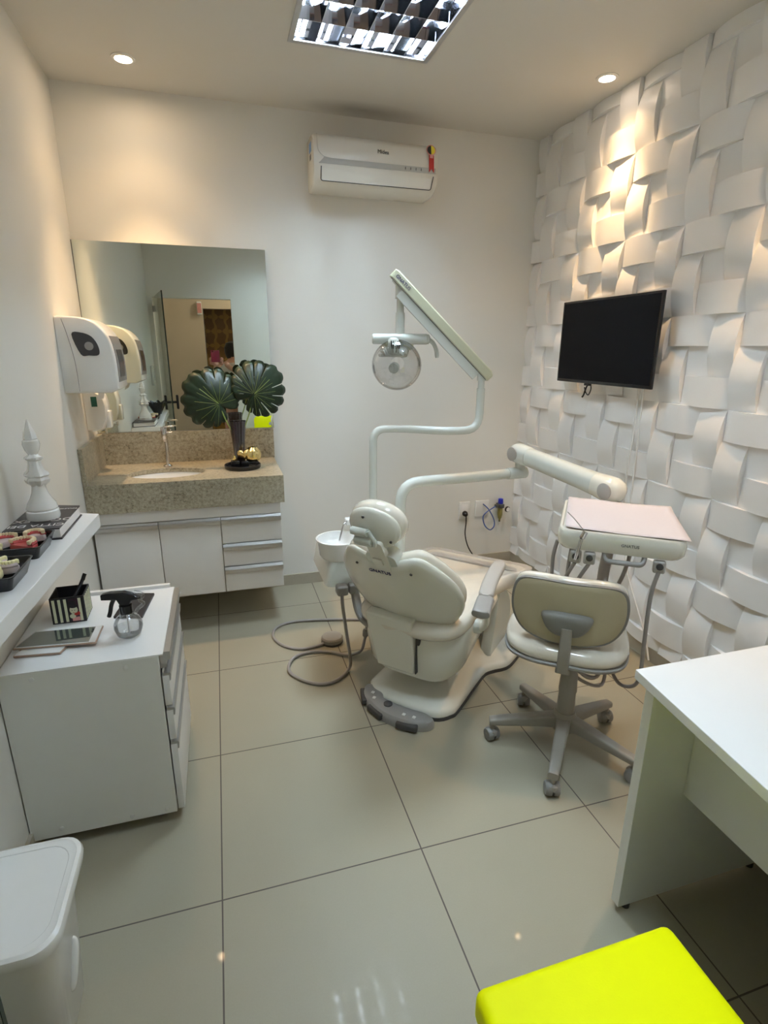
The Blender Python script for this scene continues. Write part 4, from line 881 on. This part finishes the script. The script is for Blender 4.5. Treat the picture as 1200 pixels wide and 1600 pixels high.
# foot control on the rear of the base
bm = BM(); oc = [(-.215, .02), (-.19, -.045), (-.12, -.10), (-.02, -.135), (.08, -.13), (.15, -.095), (.165, -.055), (.13, -.04), (.05, -.047), (-.06, -.043), (-.14, -.02), (-.185, .03)]
oc = [(p.x, p.y) for p in cr([V(a, b, 0) for a, b in oc], 4, True)]
pillow(bm, oc, [(.5, .001), (1, .001), (1.0, .022), (.96, .036), (.86, .044), (.5, .047)], c=(-.02, -.075)); fc = obj('foot_control', bm, M['grey'], T)
for k, (a0, x, y) in enumerate(((-52, -.186, -.050), (-22, -.085, -.118), (10, .075, -.134))):
    bm = BM(); tbox(bm, Matrix.Translation((x, y, .0)) @ Matrix.Rotation(math.radians(a0), 4, 'Z'), -.046, .046, -.010, .022, .006, .034, r=.006); obj('pedal', bm, M['dark'], fc)
bm = BM(); lathe(bm, [(.019, .044), (.019, .052), (.014, .055), (.001, .055)], (-.045, -.075, 0)); obj('joystick_button', bm, M['dark'], fc)
for x, y in ((-.145, -.035), (-.12, -.065), (.045, -.10), (.09, -.095)):
    bm = BM(); rbox(bm, x-.007, x+.007, y-.007, y+.007, .038, .050, .002); obj('button', bm, M['white'], fc)

# ================================================================== CUSPIDOR UNIT
T = thing('cuspidor_unit', 'white spittoon bowl on a cream water unit left of the dental chair', 'spittoon', (1.16, -1.09, 0), 0)
BC = V(1.118, -1.125, -.018)
bm = BM(); lathe(bm, [(.03, .628), (.075, .632), (.085, .645), (.092, .70), (.100, .712), (.100, .718), (.092, .718), (.084, .69), (.06, .662), (.02, .652), (.001, .65)], BC, n=40); obj('bowl', bm, M['porc'], T, world=True)
bm = BM()
def unit(z, x0, x1, y0, y1): 
    return [V(a, b, z) for a, b in rrect(x1-x0, y1-y0, .03, 4, (x0+x1)/2, (y0+y1)/2)]
loft(bm, [unit(.49, 1.06, 1.34, -1.18, -.84), unit(.50, 1.045, 1.38, -1.20, -.83), unit(.58, 1.06, 1.38, -1.20, -.83), unit(.612, 1.07, 1.38, -1.195, -.83)]); obj('water_unit', bm, M['shell2'], T, world=True)
bm = BM(); tube(bm, [(1.19, -1.05, .62), (1.19, -1.05, .73), (1.18, -1.06, .755), (1.15, -1.09, .745), (1.125, -1.11, .68)], .0035, n=8); obj('filler_spout', bm, M['chrome'], T, world=True)
bm = BM(); rbox(bm, 1.165, 1.195, -1.075, -1.035, .735, .765, .006); obj('spout_cap', bm, M['white'], T, world=True)
bm = BM(); tube(bm, [(1.30, -.95, .50), (1.33, -.93, .38), (1.40, -.97, .24), (1.46, -1.03, .10)], .05, n=14); obj('support_arm', bm, M['shell2'], T, world=True)
bm = BM(); rbox(bm, 1.085, 1.135, -1.245, -1.19, .470, .515, .010); rbox(bm, 1.14, 1.175, -1.235, -1.19, .468, .515, .010); obj('suction_holder', bm, M['grey'], T, world=True)
bm = BM(); tube(bm, [(1.106, -1.235, .50), (1.108, -1.24, .42), (1.135, -1.20, .24), (1.165, -1.12, .09), (1.165, -1.10, .02), (1.101, -1.163, .010), (1.021, -1.183, .010), (.94, -1.133, .010), (.883, -1.034, .010), (.916, -.925, .010), (1.009, -.889, .010), (1.103, -.916, .010), (1.186, -.976, .014), (1.255, -.964, .018), (1.285, -.93, .06), (1.30, -.92, .14), (1.29, -.93, .30), (1.28, -.94, .50)], .0078, n=10, smooth=8); obj('suction_hose', bm, M['hose'], T, world=True)
bm = BM(); lathe(bm, [(.010, 0), (.015, .006), (.015, .035), (.010, .045)], (1.29, -.927, .075), (.05, 0, 1)); obj('hose_coupling', bm, M['grey'], T, world=True)
# foot switch disc
t = thing('foot_switch', 'round taupe foot switch on the floor with a looping grey hose', 'foot switch', (1.139, -.806, 0))
bm = BM(); lathe(bm, [(.056, .0008), (.058, .006), (.058, .012)], n=40); obj('rubber_ring', bm, M['dark'], t)
bm = BM(); lathe(bm, [(.056, .012), (.0575, .016), (.0575, .030), (.052, .037), (.001, .038)], n=40); obj('disc_body', bm, M['stool'], t)
bm = BM(); tube(bm, [(1.09, -.828, .012), (1.05, -.84, .0095), (.966, -.844, .0085), (.885, -.788, .0085), (.842, -.68, .0085), (.875, -.575, .0085), (1.0, -.54, .0085), (1.26, -.593, .0085), (1.364, -.640, .0085), (1.45, -.75, .0085), (1.52, -.87, .018)], .0075, n=10, smooth=8); obj('hose', bm, M['hose'], t, world=True)

# ================================================================== OPERATING LAMP
T = thing('dental_operating_lamp', 'dental operating lamp with a clear round shield hanging from a long sprung arm', 'dental lamp', (1.34, -.895, .615), 0)
bm = BM(); tube(bm, bend([(1.34, -.895, .613), (1.34, -.895, 1.14), (1.465, -.90, 1.14), (1.662, -1.045, 1.14), (1.815, -1.035, 1.14), (1.815, -1.035, 1.33)], .085), .0185, n=16, smooth=1); obj('curved_pole', bm, M['shell2'], T, world=True)
bm = BM(); cyl(bm, (1.815, -1.035, 1.33), (1.815, -1.035, 1.375), .0145); lathe(bm, [(.02, 0), (.02, .03), (.012, .034)], (1.815, -1.035, 1.365)); obj('lower_pivot', bm, M['shell2'], T, world=True)
A0 = V(1.835, -1.035, 1.37); A1 = V(1.447, -.83, 1.805); dA = (A1-A0).normalized(); sA = V(.35, .93, 0).normalized(); sA = (sA-dA*sA.dot(dA)).normalized(); nA = dA.cross(sA); nA = nA if nA.z > 0 else -nA
bm = BM()
def arm_ring(p, w_, h0, h1): return [p+sA*a+nA*b for a, b in ((-w_, h0), (w_, h0), (w_, h1), (-w_, h1))]
loft(bm, [arm_ring(A0-dA*.012, .028, .0, .034), arm_ring(A0+dA*.01, .034, .0, .044), arm_ring(A1-dA*.005, .034, .0, .044), arm_ring(A1+dA*.012, .031, -.004, .038)]); obj('arm_cover', bm, M['green'], T, world=True, bev=.005)
bm = BM(); loft(bm, [arm_ring(A0+dA*.04, .029, -.042, -.001), arm_ring(A1-dA*.07, .029, -.042, -.001)]); obj('arm_channel', bm, M['shell2'], T, world=True, bev=.003)
bm = BM(); tube(bm, [A0+sA*-.035+dA*.0+nA*-.0015, A1+sA*-.035+nA*-.0015], .0016, n=6, smooth=1); obj('arm_seam', bm, M['dark'], T, world=True)
tx = A1-dA*.055-sA*.0346+nA*.022
text('brand_lettering', 'GNATUS', .022, tx, -dA, nA, M['navy'], T, world=True, ext=.0008)
bm = BM(); lathe(bm, [(.012, 0), (.012, .003), (.001, .004)], A1+dA*.012+nA*.016, dA, n=16); obj('end_screw', bm, M['shell2'], T, world=True)
LX, LY = 1.482, -.845
bm = BM(); tube(bm, [A1-dA*.03-nA*.008, (LX-.002, LY, 1.795), (LX, LY, 1.76), (LX, LY, 1.72)], .024, n=14, sx=.8); cyl(bm, (LX, LY, 1.74), (LX, LY, 1.64), .0165); cyl(bm, (LX, LY, 1.66), (LX, LY, 1.565), .0205); obj('drop_tube', bm, M['shell2'], T, world=True)
cr_ = V(.958, -.285, 0).normalized()
cb = V(LX+.003, LY-.01, 1.545)
bm = BM(); lathe(bm, [(.018, -.133), (.023, -.128), (.0235, -.05), (.0245, -.048), (.0245, .048), (.0235, .05), (.0235, .118), (.021, .12), (.021, .128), (.010, .134)], cb, cr_, n=24); obj('cross_bar', bm, M['shell2'], T, world=True)
bm = BM(); p = cb+cr_*.126; tube(bm, [p, p+cr_*.022+V(0, -.005, -.018), p+cr_*.035+V(0, -.01, -.05), p+cr_*.038+V(0, -.012, -.082)], lambda q: .0095 if q < .9 else .008, n=12); obj('handle', bm, M['shell2'], T, world=True)
vd = V(-.39, -.92, -.12).normalized()       # direction the shield faces
LC = V(1.447, -.905, 1.428)
bm = BM(); xx, yy = frame_of(vd)
lathe(bm, [(.0005, .050), (.038, .048), (.078, .036), (.104, .014), (.114, -.012), (.108, -.036), (.082, -.056), (.05, -.066), (.03, -.07)], LC, vd, n=44, cap0=False, cap1=False); obj('clear_shield', bm, M['dome'], T, world=True, ang=60)
bm = BM(); lathe(bm, [(.001, .015), (.022, .015), (.024, .012), (.024, -.012), (.012, -.014)], LC+V(-.01, 0, -.01), vd, n=24); obj('bulb_cover', bm, M['shell2'], T, world=True)
bm = BM(); upd = V(0, 0, 1); q = LC+V(-.016, .02, .068)
for k in range(9):
    a = math.radians(-70+140*k/8); tbox(bm, Matrix.Translation(q+V(math.sin(a)*.048, -.02, .004+(math.cos(a)-1)*.022)) @ Matrix.Rotation(a*.4, 4, 'Y'), -.003, .003, -.022, .030, -.014, .012)
obj('vent_fins', bm, M['shell2'], T, world=True)
bm = BM(); rbox(bm, q.x-.055, q.x+.055, q.y-.015, q.y+.035, q.z-.03, q.z-.012, .006); obj('reflector_rim', bm, M['shell2'], T, world=True)
bm = BM(); lathe(bm, [(.012, -.04), (.024, -.03), (.027, 0), (.026, .025), (.018, .035), (.001, .037)], LC+V(-.012, .008, .085), (0, -.3, 1), n=24); lh = obj('lamp_housing', bm, M['shell2'], T, world=True)
bm = BM()
for k in range(-2, 3): tbox(bm, Matrix.Translation(LC+V(-.012+k*.009, -.018, .09)), -.002, .002, -.004, .002, -.016, .018)
obj('vent_slot', bm, M['dark'], lh, world=True)
bm = BM(); lathe(bm, [(.012, -.03), (.024, -.02), (.026, .02), (.02, .032), (.001, .034)], LC+V(.05, .05, .065), (.4, .4, 1), n=20); obj('rear_socket', bm, M['shell2'], T, world=True)
bm = BM(); tube(bm, [cb+cr_*-.07+V(0, 0, -.02), cb+cr_*-.06+V(0, -.01, -.05), LC+V(-.04, .01, .06)], .009, n=10); tube(bm, [cb+cr_*.05+V(0, 0, -.02), cb+cr_*.045+V(0, .0, -.04), LC+V(.045, .04, .09)], .009, n=10); obj('yoke', bm, M['green'], T, world=True)

# ================================================================== DELIVERY UNIT
T = thing('instrument_delivery_unit', 'cream instrument tray unit on a jointed arm reaching from behind the dental chair', 'instrument table', (1.43, -1.03, .5), 0)
bm = BM(); tube(bm, bend([(1.425, -1.06, .52), (1.425, -1.06, .912), (2.06, -1.0, .912)], .10), .0255, n=18, smooth=1); obj('curved_pole', bm, M['shell2'], T, world=True)
bm = BM(); cyl(bm, (2.0, -1.006, .912), (2.105, -.996, .912), .0285, n=20); cyl(bm, (2.07, -1.0, .90), (2.07, -1.0, .99), .024, n=20); obj('pole_joint', bm, M['shell2'], T, world=True)
E0 = V(2.062, -1.0, 1.010); E1 = V(2.165, -1.575, .955); dE = (E1-E0).normalized(); xE = dE.cross(V(0, 0, 1)).normalized(); yE = xE.cross(dE)
def ering(p, a, b, r=.5): return [p+xE*x+yE*y for x, y in rrect(2*a, 2*b, min(a, b)*.85, 6)]
bm = BM(); loft(bm, [ering(E0-dE*.045, .018, .02), ering(E0-dE*.04, .032, .036), ering(E0-dE*.015, .042, .048), ering(E0+dE*.05, .044, .048), ering(E0+dE*.075, .041, .044)]); obj('rear_knuckle', bm, M['shell2'], T, world=True, ang=60)
bm = BM(); loft(bm, [ering(E0+dE*.076, .040, .043), ering(E0+dE*.42, .042, .045), ering(E1-dE*.09, .043, .048)]); obj('balance_arm', bm, M['shell2'], T, world=True, ang=60)
bm = BM(); loft(bm, [ering(E1-dE*.0895, .043, .048), ering(E1-dE*.04, .048, .052), ering(E1+dE*.0, .048, .053), ering(E1+dE*.03, .040, .042), ering(E1+dE*.045, .02, .02)]); obj('front_knuckle', bm, M['shell'], T, world=True, ang=60)
for p in (E0+dE*-.002, E1-dE*.008):
    for s in (-1, 1):
        bm = BM(); lathe(bm, [(.034, 0), (.034, .004), (.030, .006), (.001, .0065)], p+xE*s*(.042 if p is not None else 0)+xE*s*.003, xE*s, n=28); obj('knuckle_cap', bm, M['grey2'], T, world=True)
bm = BM(); cyl(bm, E1+V(0, -.01, -.045), (2.15, -1.60, .875), .026, n=20); obj('tray_swivel', bm, M['grey'], T, world=True)
# tray body, its own axes
TC = V(2.020, -1.795, .845); th = math.radians(-37); TX = V(math.cos(th), math.sin(th), 0); TY = V(-math.sin(th), math.cos(th), 0)
bm = BM()
def tr(wx, wy, z, r=.04): return [TC+TX*a+TY*b+V(0, 0, z) for a, b in rrect(wx, wy, r, 6)]
loft(bm, [tr(.34, .37, .0), tr(.375, .405, .004), tr(.395, .425, .018), tr(.40, .43, .05), tr(.398, .428, .068), tr(.39, .42, .074), tr(.375, .405, .074), tr(.37, .40, .070)]); tb = obj('tray_body', bm, M['shell'], T, world=True)
text('brand_lettering', 'GNATUS', .014, TC+TY*-.2155+TX*.03+V(0, 0, .040), TX, V(0, 0, 1), M['text'], tb, world=True, ext=.0008)
fr0 = TC+TY*-.19
bm = BM(); tube(bm, bend([fr0+TX*-.045+V(0, 0, .002), fr0+TX*-.04+TY*-.02+V(0, 0, -.022), fr0+TX*.075+TY*-.02+V(0, 0, -.022), fr0+TX*.08+V(0, 0, .002)], .02), .0085, n=12, smooth=1); obj('tray_handle', bm, M['grey'], T, world=True)
def hp(a, f=0, z=0): return fr0+TX*a+TY*f+V(0, 0, z)
for a in (-.135, -.09, .125):
    bm = BM(); tbox(bm, Matrix.Translation(hp(a, -.012, -.020)) @ Matrix.Rotation(th, 4, 'Z'), -.019, .019, -.014, .014, -.022, .020, r=.007); h_ = obj('instrument_holder', bm, M['grey2'], T, world=True)
    bm = BM(); lathe(bm, [(.011, 0), (.011, .006), (.007, .008)], hp(a, -.026, -.016), -TY, n=16); obj('holder_slot', bm, M['dark'], h_, world=True)
bm = BM(); cyl(bm, hp(-.135, -.03, -.025), hp(-.122, -.055, .060), .006, n=12); cyl(bm, hp(-.122, -.055, .060), hp(-.112, -.05, .082), .009, n=12); sy = obj('air_water_syringe', bm, M['chrome'], T, world=True)
bm = BM(); tube(bm, [hp(-.113, -.05, .08), hp(-.15, -.03, .115), hp(-.175, -.02, .135)], .0016, n=6); obj('syringe_nozzle', bm, M['chrome'], sy, world=True)
hoses = [
    [hp(-.135, -.022, -.04), hp(-.165, .02, -.14), hp(-.18, .06, -.30), hp(-.14, .16, -.52), hp(-.0, .24, -.62), hp(.0, .34, -.50)],
    [hp(-.09, -.022, -.04), hp(-.125, .015, -.14), hp(-.15, .05, -.30), hp(-.11, .14, -.55), hp(.02, .22, -.64), hp(.02, .32, -.50)],
    [hp(.125, -.022, -.035), hp(.112, -.03, -.12), hp(.116, -.02, -.30), hp(.122, .0, -.44), hp(.105, .03, -.505), hp(.06, .07, -.52), hp(.03, .16, -.48), hp(.03, .3, -.40)],
    [hp(-.20, .05, .01), hp(-.21, .055, -.08), hp(-.19, .08, -.25), hp(-.10, .18, -.50), hp(-.02, .26, -.58), hp(-.02, .34, -.45)],
    [hp(-.15, .01, .005), hp(-.155, .012, -.10), hp(-.15, .04, -.28), hp(-.08, .14, -.54), hp(-.0, .22, -.60), hp(.0, .32, -.45)],
    [hp(.045, .08, .005), hp(.03, .08, -.10), hp(-.02, .10, -.28), hp(-.04, .18, -.50), hp(-.02, .28, -.50), hp(.0, .34, -.38)]]
for k, h in enumerate(hoses):
    bm = BM(); tube(bm, h, .0068, n=10, smooth=8); obj('hose', bm, M['hose'], T, world=True)
bm = BM(); tbox(bm, Matrix.Translation(hp(0, .35, -.45)) @ Matrix.Rotation(th, 4, 'Z'), -.06, .06, -.03, .03, -.10, .10, r=.015) if False else tube(bm, [hp(0, .33, -.46), hp(-.02, .36, -.25), hp(.0, .36, .01)], .022, n=12); obj('hose_bundle', bm, M['hose'], T, world=True)
# paper cloth on the tray
bm = BM(); nx, ny = 16, 16; G = []
cA, cB, cC, cD_ = (-.178, -.200), (.205, -.207), (.190, .203), (-.185, .203)
for i in range(nx+1):
    row = []
    for j in range(ny+1):
        p, q = i/nx, j/ny
        a = (cA[0]*(1-p)+cB[0]*p)*(1-q)+(cD_[0]*(1-p)+cC[0]*p)*q; b = (cA[1]*(1-p)+cB[1]*p)*(1-q)+(cD_[1]*(1-p)+cC[1]*p)*q
        z = .0768+.0012*math.sin(9*p+2*q)+.006*max(0, (q-.85)/.15)*math.sin(4*p+.6)**2+.004*max(0, (.12-p)/.12)
        row.append(bm.verts.new(TC+TX*a+TY*b+V(0, 0, z)))
    G.append(row)
for i in range(nx):
    for j in range(ny): bm.faces.new((G[i][j], G[i+1][j], G[i+1][j+1], G[i][j+1]))
o = obj('tray_paper', bm, M['cloth'], ang=60); md = o.modifiers.new('solid', 'SOLIDIFY'); md.thickness = .0015; md.offset = 1
tag(o, 'pinkish white paper sheet covering the instrument tray', 'tray paper')

# ================================================================== OPERATOR STOOL
SR = math.radians(-37.6); T = thing('operator_stool', 'cream and khaki operator stool on five casters with its back to the doorway', 'stool', (1.855, -1.835, 0), SR)
# local: y = forward (towards the chair), x = right
for ang_ in (202-37.6*0, 0, 0, 0, 0)[:0]: pass
wa = [(-.267, .121), (-.201, -.233), (.134, -.224), (.246, .072), (-.011, .272)]
ends = []
for wx, wy in wa:
    c_, s_ = math.cos(-SR), math.sin(-SR); ends.append((wx*c_-wy*s_, wx*s_+wy*c_))
a_ = [math.atan2(y, x) for x, y in ends]; base_a = a_[0]
offs = [((a-base_a+PI) % (2*PI))-PI for a in a_]
for k in range(5):
    an = base_a+[0, 72, 144, 216, 288][k]*PI/180
    an = a_[k]; dx, dy = math.cos(an), math.sin(an); sd = V(-dy, dx, 0); dv = V(dx, dy, 0)
    def lr(q, wd, z0, z1): return [dv*q+sd*a+V(0, 0, (z0+z1)/2+b) for a, b in rrect(wd, z1-z0, .009, 3)]
    bm = BM(); loft(bm, [lr(.02, .05, .095, .150), lr(.10, .046, .090, .135), lr(.24, .040, .075, .107), lr(.285, .036, .070, .098)]); leg = obj('leg', bm, M['stool'], T, ang=40)
    q = dv*.272+V(0, 0, .027); ra = random.uniform(0, PI)
    wd = V(math.cos(ra), math.sin(ra), 0); 
    bm = BM(); lathe(bm, [(.012, -.026), (.022, -.025), (.0265, -.018), (.0265, -.004), (.015, -.003), (.015, .003), (.0265, .004), (.0265, .018), (.022, .025), (.012, .026)], q, wd, n=24)
    cw_ = obj('caster', bm, M['caster'], leg)
    bm = BM(); cyl(bm, q+V(0, 0, .0), q+V(0, 0, .052), .010, n=12); pillow(bm, rrect(.05, .05, .02, 5), [(.4, .028), (1, .030), (.9, .046), (.4, .050)], O=(q.x, q.y, 0)); obj('caster_fork', bm, M['stool'], leg)
bm = BM(); lathe(bm, [(.042, .085), (.046, .10), (.042, .15), (.038, .165)], n=28); obj('hub', bm, M['stool'], T)
bm = BM(); lathe(bm, [(.034, .15), (.031, .25), (.034, .255), (.030, .33), (.026, .335), (.024, .42)], n=28); obj('gas_column', bm, M['stool'], T)
seat_o = [(p.x, p.y) for p in cr([V(a, b, 0) for a, b in ((0, -.205), (.11, -.20), (.185, -.155), (.215, -.07), (.215, .05), (.19, .145), (.11, .20), (0, .21), (-.11, .20), (-.19, .145), (-.215, .05), (-.215, -.07), (-.185, -.155), (-.11, -.20))], 4, True)]
SO = (-.028, .03, .012)
bm = BM(); pillow(bm, seat_o, edge_rings(.437, .497, .03, k=8, inner=(.02, .4, .65, .8), b1=.006, w=.2), O=SO); obj('seat_cushion', bm, M['vinyl'], T, ang=80)
bm = BM(); pillow(bm, [(a*1.012, b*1.012) for a, b in seat_o], [(.3, .424), (.9, .428), (.99, .433), (1, .437), (1, .443), (.985, .446), (.3, .446)], O=SO); obj('seat_pan', bm, M['grey'], T)
bm = BM(); rbox(bm, -.07, .07, -.09, .10, .400, .421, .006); obj('tilt_mechanism', bm, M['stool'], T)
bo2 = [(p.x*.975, p.y*.95) for p in cr([V(a, b, 0) for a, b in ((0, .118), (.12, .116), (.178, .095), (.197, .03), (.190, -.045), (.150, -.105), (.08, -.130), (0, -.135), (-.08, -.130), (-.150, -.105), (-.190, -.045), (-.197, .03), (-.178, .095), (-.12, .116))], 4, True)]
KP = V(-.030, -.155, .644); KR = math.radians(4); KVv = V(0, -math.sin(KR), math.cos(KR)); KN = V(0, math.cos(KR), math.sin(KR)); kw = lambda a, b: .9*a*a
bm = BM(); pillow(bm, bo2, [(.02, -.002), (.4, -.002), (.8, .0), (.95, .003), (.99, .008), (.985, .014), (.02, .016)], O=KP, U=(1, 0, 0), W=KVv, N=KN, wrap=kw); bs_ = obj('backrest_shell', bm, M['olive'], T, ang=80)
bm = BM(); pillow(bm, [(a*1.006, b*1.008) for a, b in bo2], [(.90, .006), (.99, .003), (1.0, .006), (1.0, .015), (.985, .018), (.9, .016)], O=KP, U=(1, 0, 0), W=KVv, N=KN, wrap=kw); obj('edge_trim', bm, M['caster'], T, ang=60)
bm = BM(); pillow(bm, [(a*1.0, b*1.02+.004) for a, b in bo2], edge_rings(.018, .058, .02, k=6, inner=(.02, .4, .7, .85), b1=.004, w=.15), O=KP, U=(1, 0, 0), W=KVv, N=KN, wrap=kw); obj('backrest_cushion', bm, M['vinyl'], T, ang=80)
bk = [(p.x, p.y) for p in cr([V(a, b, 0) for a, b in ((-.080, .028), (0, .036), (.080, .028), (.076, -.012), (.045, -.045), (0, -.052), (-.045, -.045), (-.076, -.012))], 4, True)]
bm = BM(); pillow(bm, bk, [(.4, -.030), (.8, -.028), (.95, -.020), (1, -.003), (.5, .002)], O=KP+KVv*-.030, U=(1, 0, 0), W=KVv, N=KN, wrap=lambda a, b: .6*a*a); obj('back_bracket', bm, M['stoold'], T, ang=60)
bm = BM()
def pr_(y, z, w_, t_): return [V(a, y+b, z) for a, b in rrect(w_, t_, .006, 3)]
loft(bm, [pr_(-.176, .600, .036, .018), pr_(-.180, .50, .040, .022), pr_(-.158, .42, .042, .026), pr_(-.115, .404, .044, .024)]); loft(bm, [pr_(-.07, .395, .05, .12), pr_(-.07, .412, .05, .12)]); bmesh.ops.translate(bm, vec=(-.026, 0, 0), verts=bm.verts); obj('back_post', bm, M['stool'], T, bev=.002)

# ================================================================== DESK
T = thing('white_desk', 'white laminate desk with panel legs in the near right corner', 'desk', (2.1, -2.9, 0))
bm = BM(); prism(bm, [(1.588, -2.42), (2.60, -2.42), (2.60, -3.28), (1.49, -3.28)], (0, 0, .728), (1, 0, 0), (0, 1, 0), (0, 0, 1), .025); obj('desktop', bm, M['lam'], T, world=True, ang=0, bev=.0015)
bm = BM(); box(bm, 1.612, 2.585, -2.465, -2.437, .022, .7275); obj('end_panel', bm, M['lamshade'], T, world=True, ang=0, bev=.001)
bm = BM(); box(bm, 1.612, 2.585, -3.26, -3.235, .022, .7275); obj('end_panel', bm, M['lamshade'], T, world=True, ang=0, bev=.001)
bm = BM(); box(bm, 1.765, 1.783, -3.234, -2.466, .37, .7275); obj('modesty_panel', bm, M['lamshade'], T, world=True, ang=0)
for x, y in ((1.65, -2.451), (2.10, -2.451), (2.5, -2.451), (1.65, -3.247), (2.5, -3.247)):
    bm = BM(); cyl(bm, (x, y, .0008), (x, y, .0218), .012, n=16); obj('levelling_foot', bm, M['dark'], T, world=True)

# ================================================================== YELLOW CHAIR
T = thing('yellow_chair', 'bright yellow padded chair in front of the desk', 'chair', (1.205, -2.99, 0))
bm = BM(); rings = []
pf2 = bend([(0, .205, .375), (0, .205, .448), (0, -.20, .450)], .022, 5)
outer_ = [(p.y, p.z) for p in pf2]; inn = [(p.y-.02 if i < 6 else p.y, p.z-(.0 if i < 3 else .05)) for i, p in enumerate(pf2)]
rbox(bm, -.204, .206, -.21, .215, .385, .453, .018, 5); obj('seat', bm, M['yellow'], T, ang=50)
bm = BM(); pillow(bm, rrect(.36, .26, .05, 6), [(.3, -.022), (.9, -.02), (1, -.008), (1, .008), (.9, .02), (.3, .022)], O=(.0, -.235, .665), U=(1, 0, 0), W=(0, -.15, 1), N=(0, 1, .15), wrap=lambda a, b: .9*a*a); obj('backrest', bm, M['yellow'], T, ang=60)
for x in (-.16, .16):
    bm = BM(); tube(bm, bend([(x, -.245, .62), (x, -.225, .40), (x, -.18, .375), (x, .15, .375), (x, .18, .35), (x, .19, .0008)], .03), .011, n=12, smooth=1); obj('leg', bm, M['chrome'], T)
    bm = BM(); tube(bm, [(x, -.17, .375), (x, -.20, .2), (x, -.21, .0008)], .011, n=12); obj('leg', bm, M['chrome'], T)

# ================================================================== PERSON TAKING THE PICTURE (seen in the mirror)
def skin_mesh(name, verts, edges, radii, mat, parent, sub=2, root=0):
    me = D.meshes.new(name); me.from_pydata([tuple(v) for v in verts], edges, []); o = D.objects.new(name, me); COL.objects.link(o)
    me.materials.append(mat)
    sk = o.modifiers.new('skin', 'SKIN'); sk.use_smooth_shade = True
    for i, r in enumerate(radii):
        d_ = me.skin_vertices[0].data[i]; d_.radius = (r, r) if not isinstance(r, tuple) else r
    me.skin_vertices[0].data[root].use_root = True
    s = o.modifiers.new('sub', 'SUBSURF'); s.levels = sub; s.render_levels = sub
    if parent: o.parent = parent; WM[o.name] = WM[parent.name]
    return o
T = thing('person', 'person with dark hair in a pale shirt in the doorway holding up a phone', 'person', (.86, -3.86, 0))
vs = [V(0, 0, .92), V(0, 0, 1.08), V(0, .01, 1.26), V(0, 0, 1.36), V(0, .01, 1.43), V(0, .03, 1.51),      # pelvis..head
      V(-.17, 0, 1.33), V(-.24, .12, 1.17), V(-.21, .33, 1.34), V(-.20, .385, 1.40),
      V(.17, 0, 1.33), V(.22, .14, 1.18), V(-.06, .36, 1.34), V(-.10, .40, 1.39),
      V(-.09, 0, .86), V(-.10, .02, .48), V(-.10, 0, .08), V(-.10, .12, .035),
      V(.09, 0, .86), V(.10, .02, .48), V(.10, 0, .08), V(.10, .12, .035)]
ed = [(0, 1), (1, 2), (2, 3), (3, 4), (4, 5), (3, 6), (6, 7), (7, 8), (8, 9), (3, 10), (10, 11), (11, 12), (12, 13), (0, 14), (14, 15), (15, 16), (16, 17), (0, 18), (18, 19), (19, 20), (20, 21)]
ra_ = [(.15, .10), (.13, .09), (.15, .10), (.12, .08), .052, .09, .055, .042, .028, .034, .055, .042, .028, .034, .08, .055, .04, .035, .08, .055, .04, .035]
body = skin_mesh('body', vs, ed, ra_, M['skin'], T)
# fingers, both hands around the phone
fv, fe, fr_ = [], [], []
for sx_, hx in ((-1, -.235), (1, -.115)):
    for k in range(4):
        z0 = 1.385+.018*k; b = len(fv)
        p0 = V(hx+(.015 if sx_ < 0 else -.015)*-1*sx_*-1, .395, z0-.01)
        tip_ = V(-.20+sx_*.045*-1*-1, .445, z0+.012)
        fv += [V(-.20+sx_*.03, .395, z0-.012), V(-.20+sx_*.075, .43, z0+.0), V(-.20+sx_*.05, .462, z0+.012)]
        fe += [(b, b+1), (b+1, b+2)]; fr_ += [.010, .0085, .007]
for i in range(0, len(fv), 3):
    pass
for q in range(8):
    v3 = fv[q*3:q*3+3]; nm = 'finger'
    skin_mesh(nm, v3, [(0, 1), (1, 2)], fr_[q*3:q*3+3], M['skin'], T, sub=1)
bm = BM(); lathe(bm, [(.035, -.115), (.075, -.09), (.097, -.03), (.100, .03), (.075, .085), (.03, .105), (.001, .108)], (0, .0, 1.535), n=28); obj('hair', bm, M['hair'], T)
bm = BM(); loft(bm, [[V(a, b, z) for a, b in rrect(w_, d_, .08, 6)] for w_, d_, z in ((.34, .24, .90), (.31, .22, 1.05), (.35, .235, 1.20), (.37, .22, 1.32), (.26, .18, 1.38), (.14, .13, 1.40))]); obj('shirt', bm, M['shirt'], T, ang=60)
bm = BM(); rbox(bm, .605, .70, -3.388, -3.379, 1.400, 1.530, .003)
t = thing('mobile_phone', 'burgundy cased phone held up by the person, seen in the mirror', 'phone', (.65, -3.384, 1.40))
obj('case', bm, M['burg'], t, world=True)
bm = BM()
lathe(bm, [(.006, 0), (.006, .001), (.001, .001)], (.625, -3.379, 1.515), (0, 1, 0), n=12); obj('camera_lens', bm, M['black'], t, world=True)
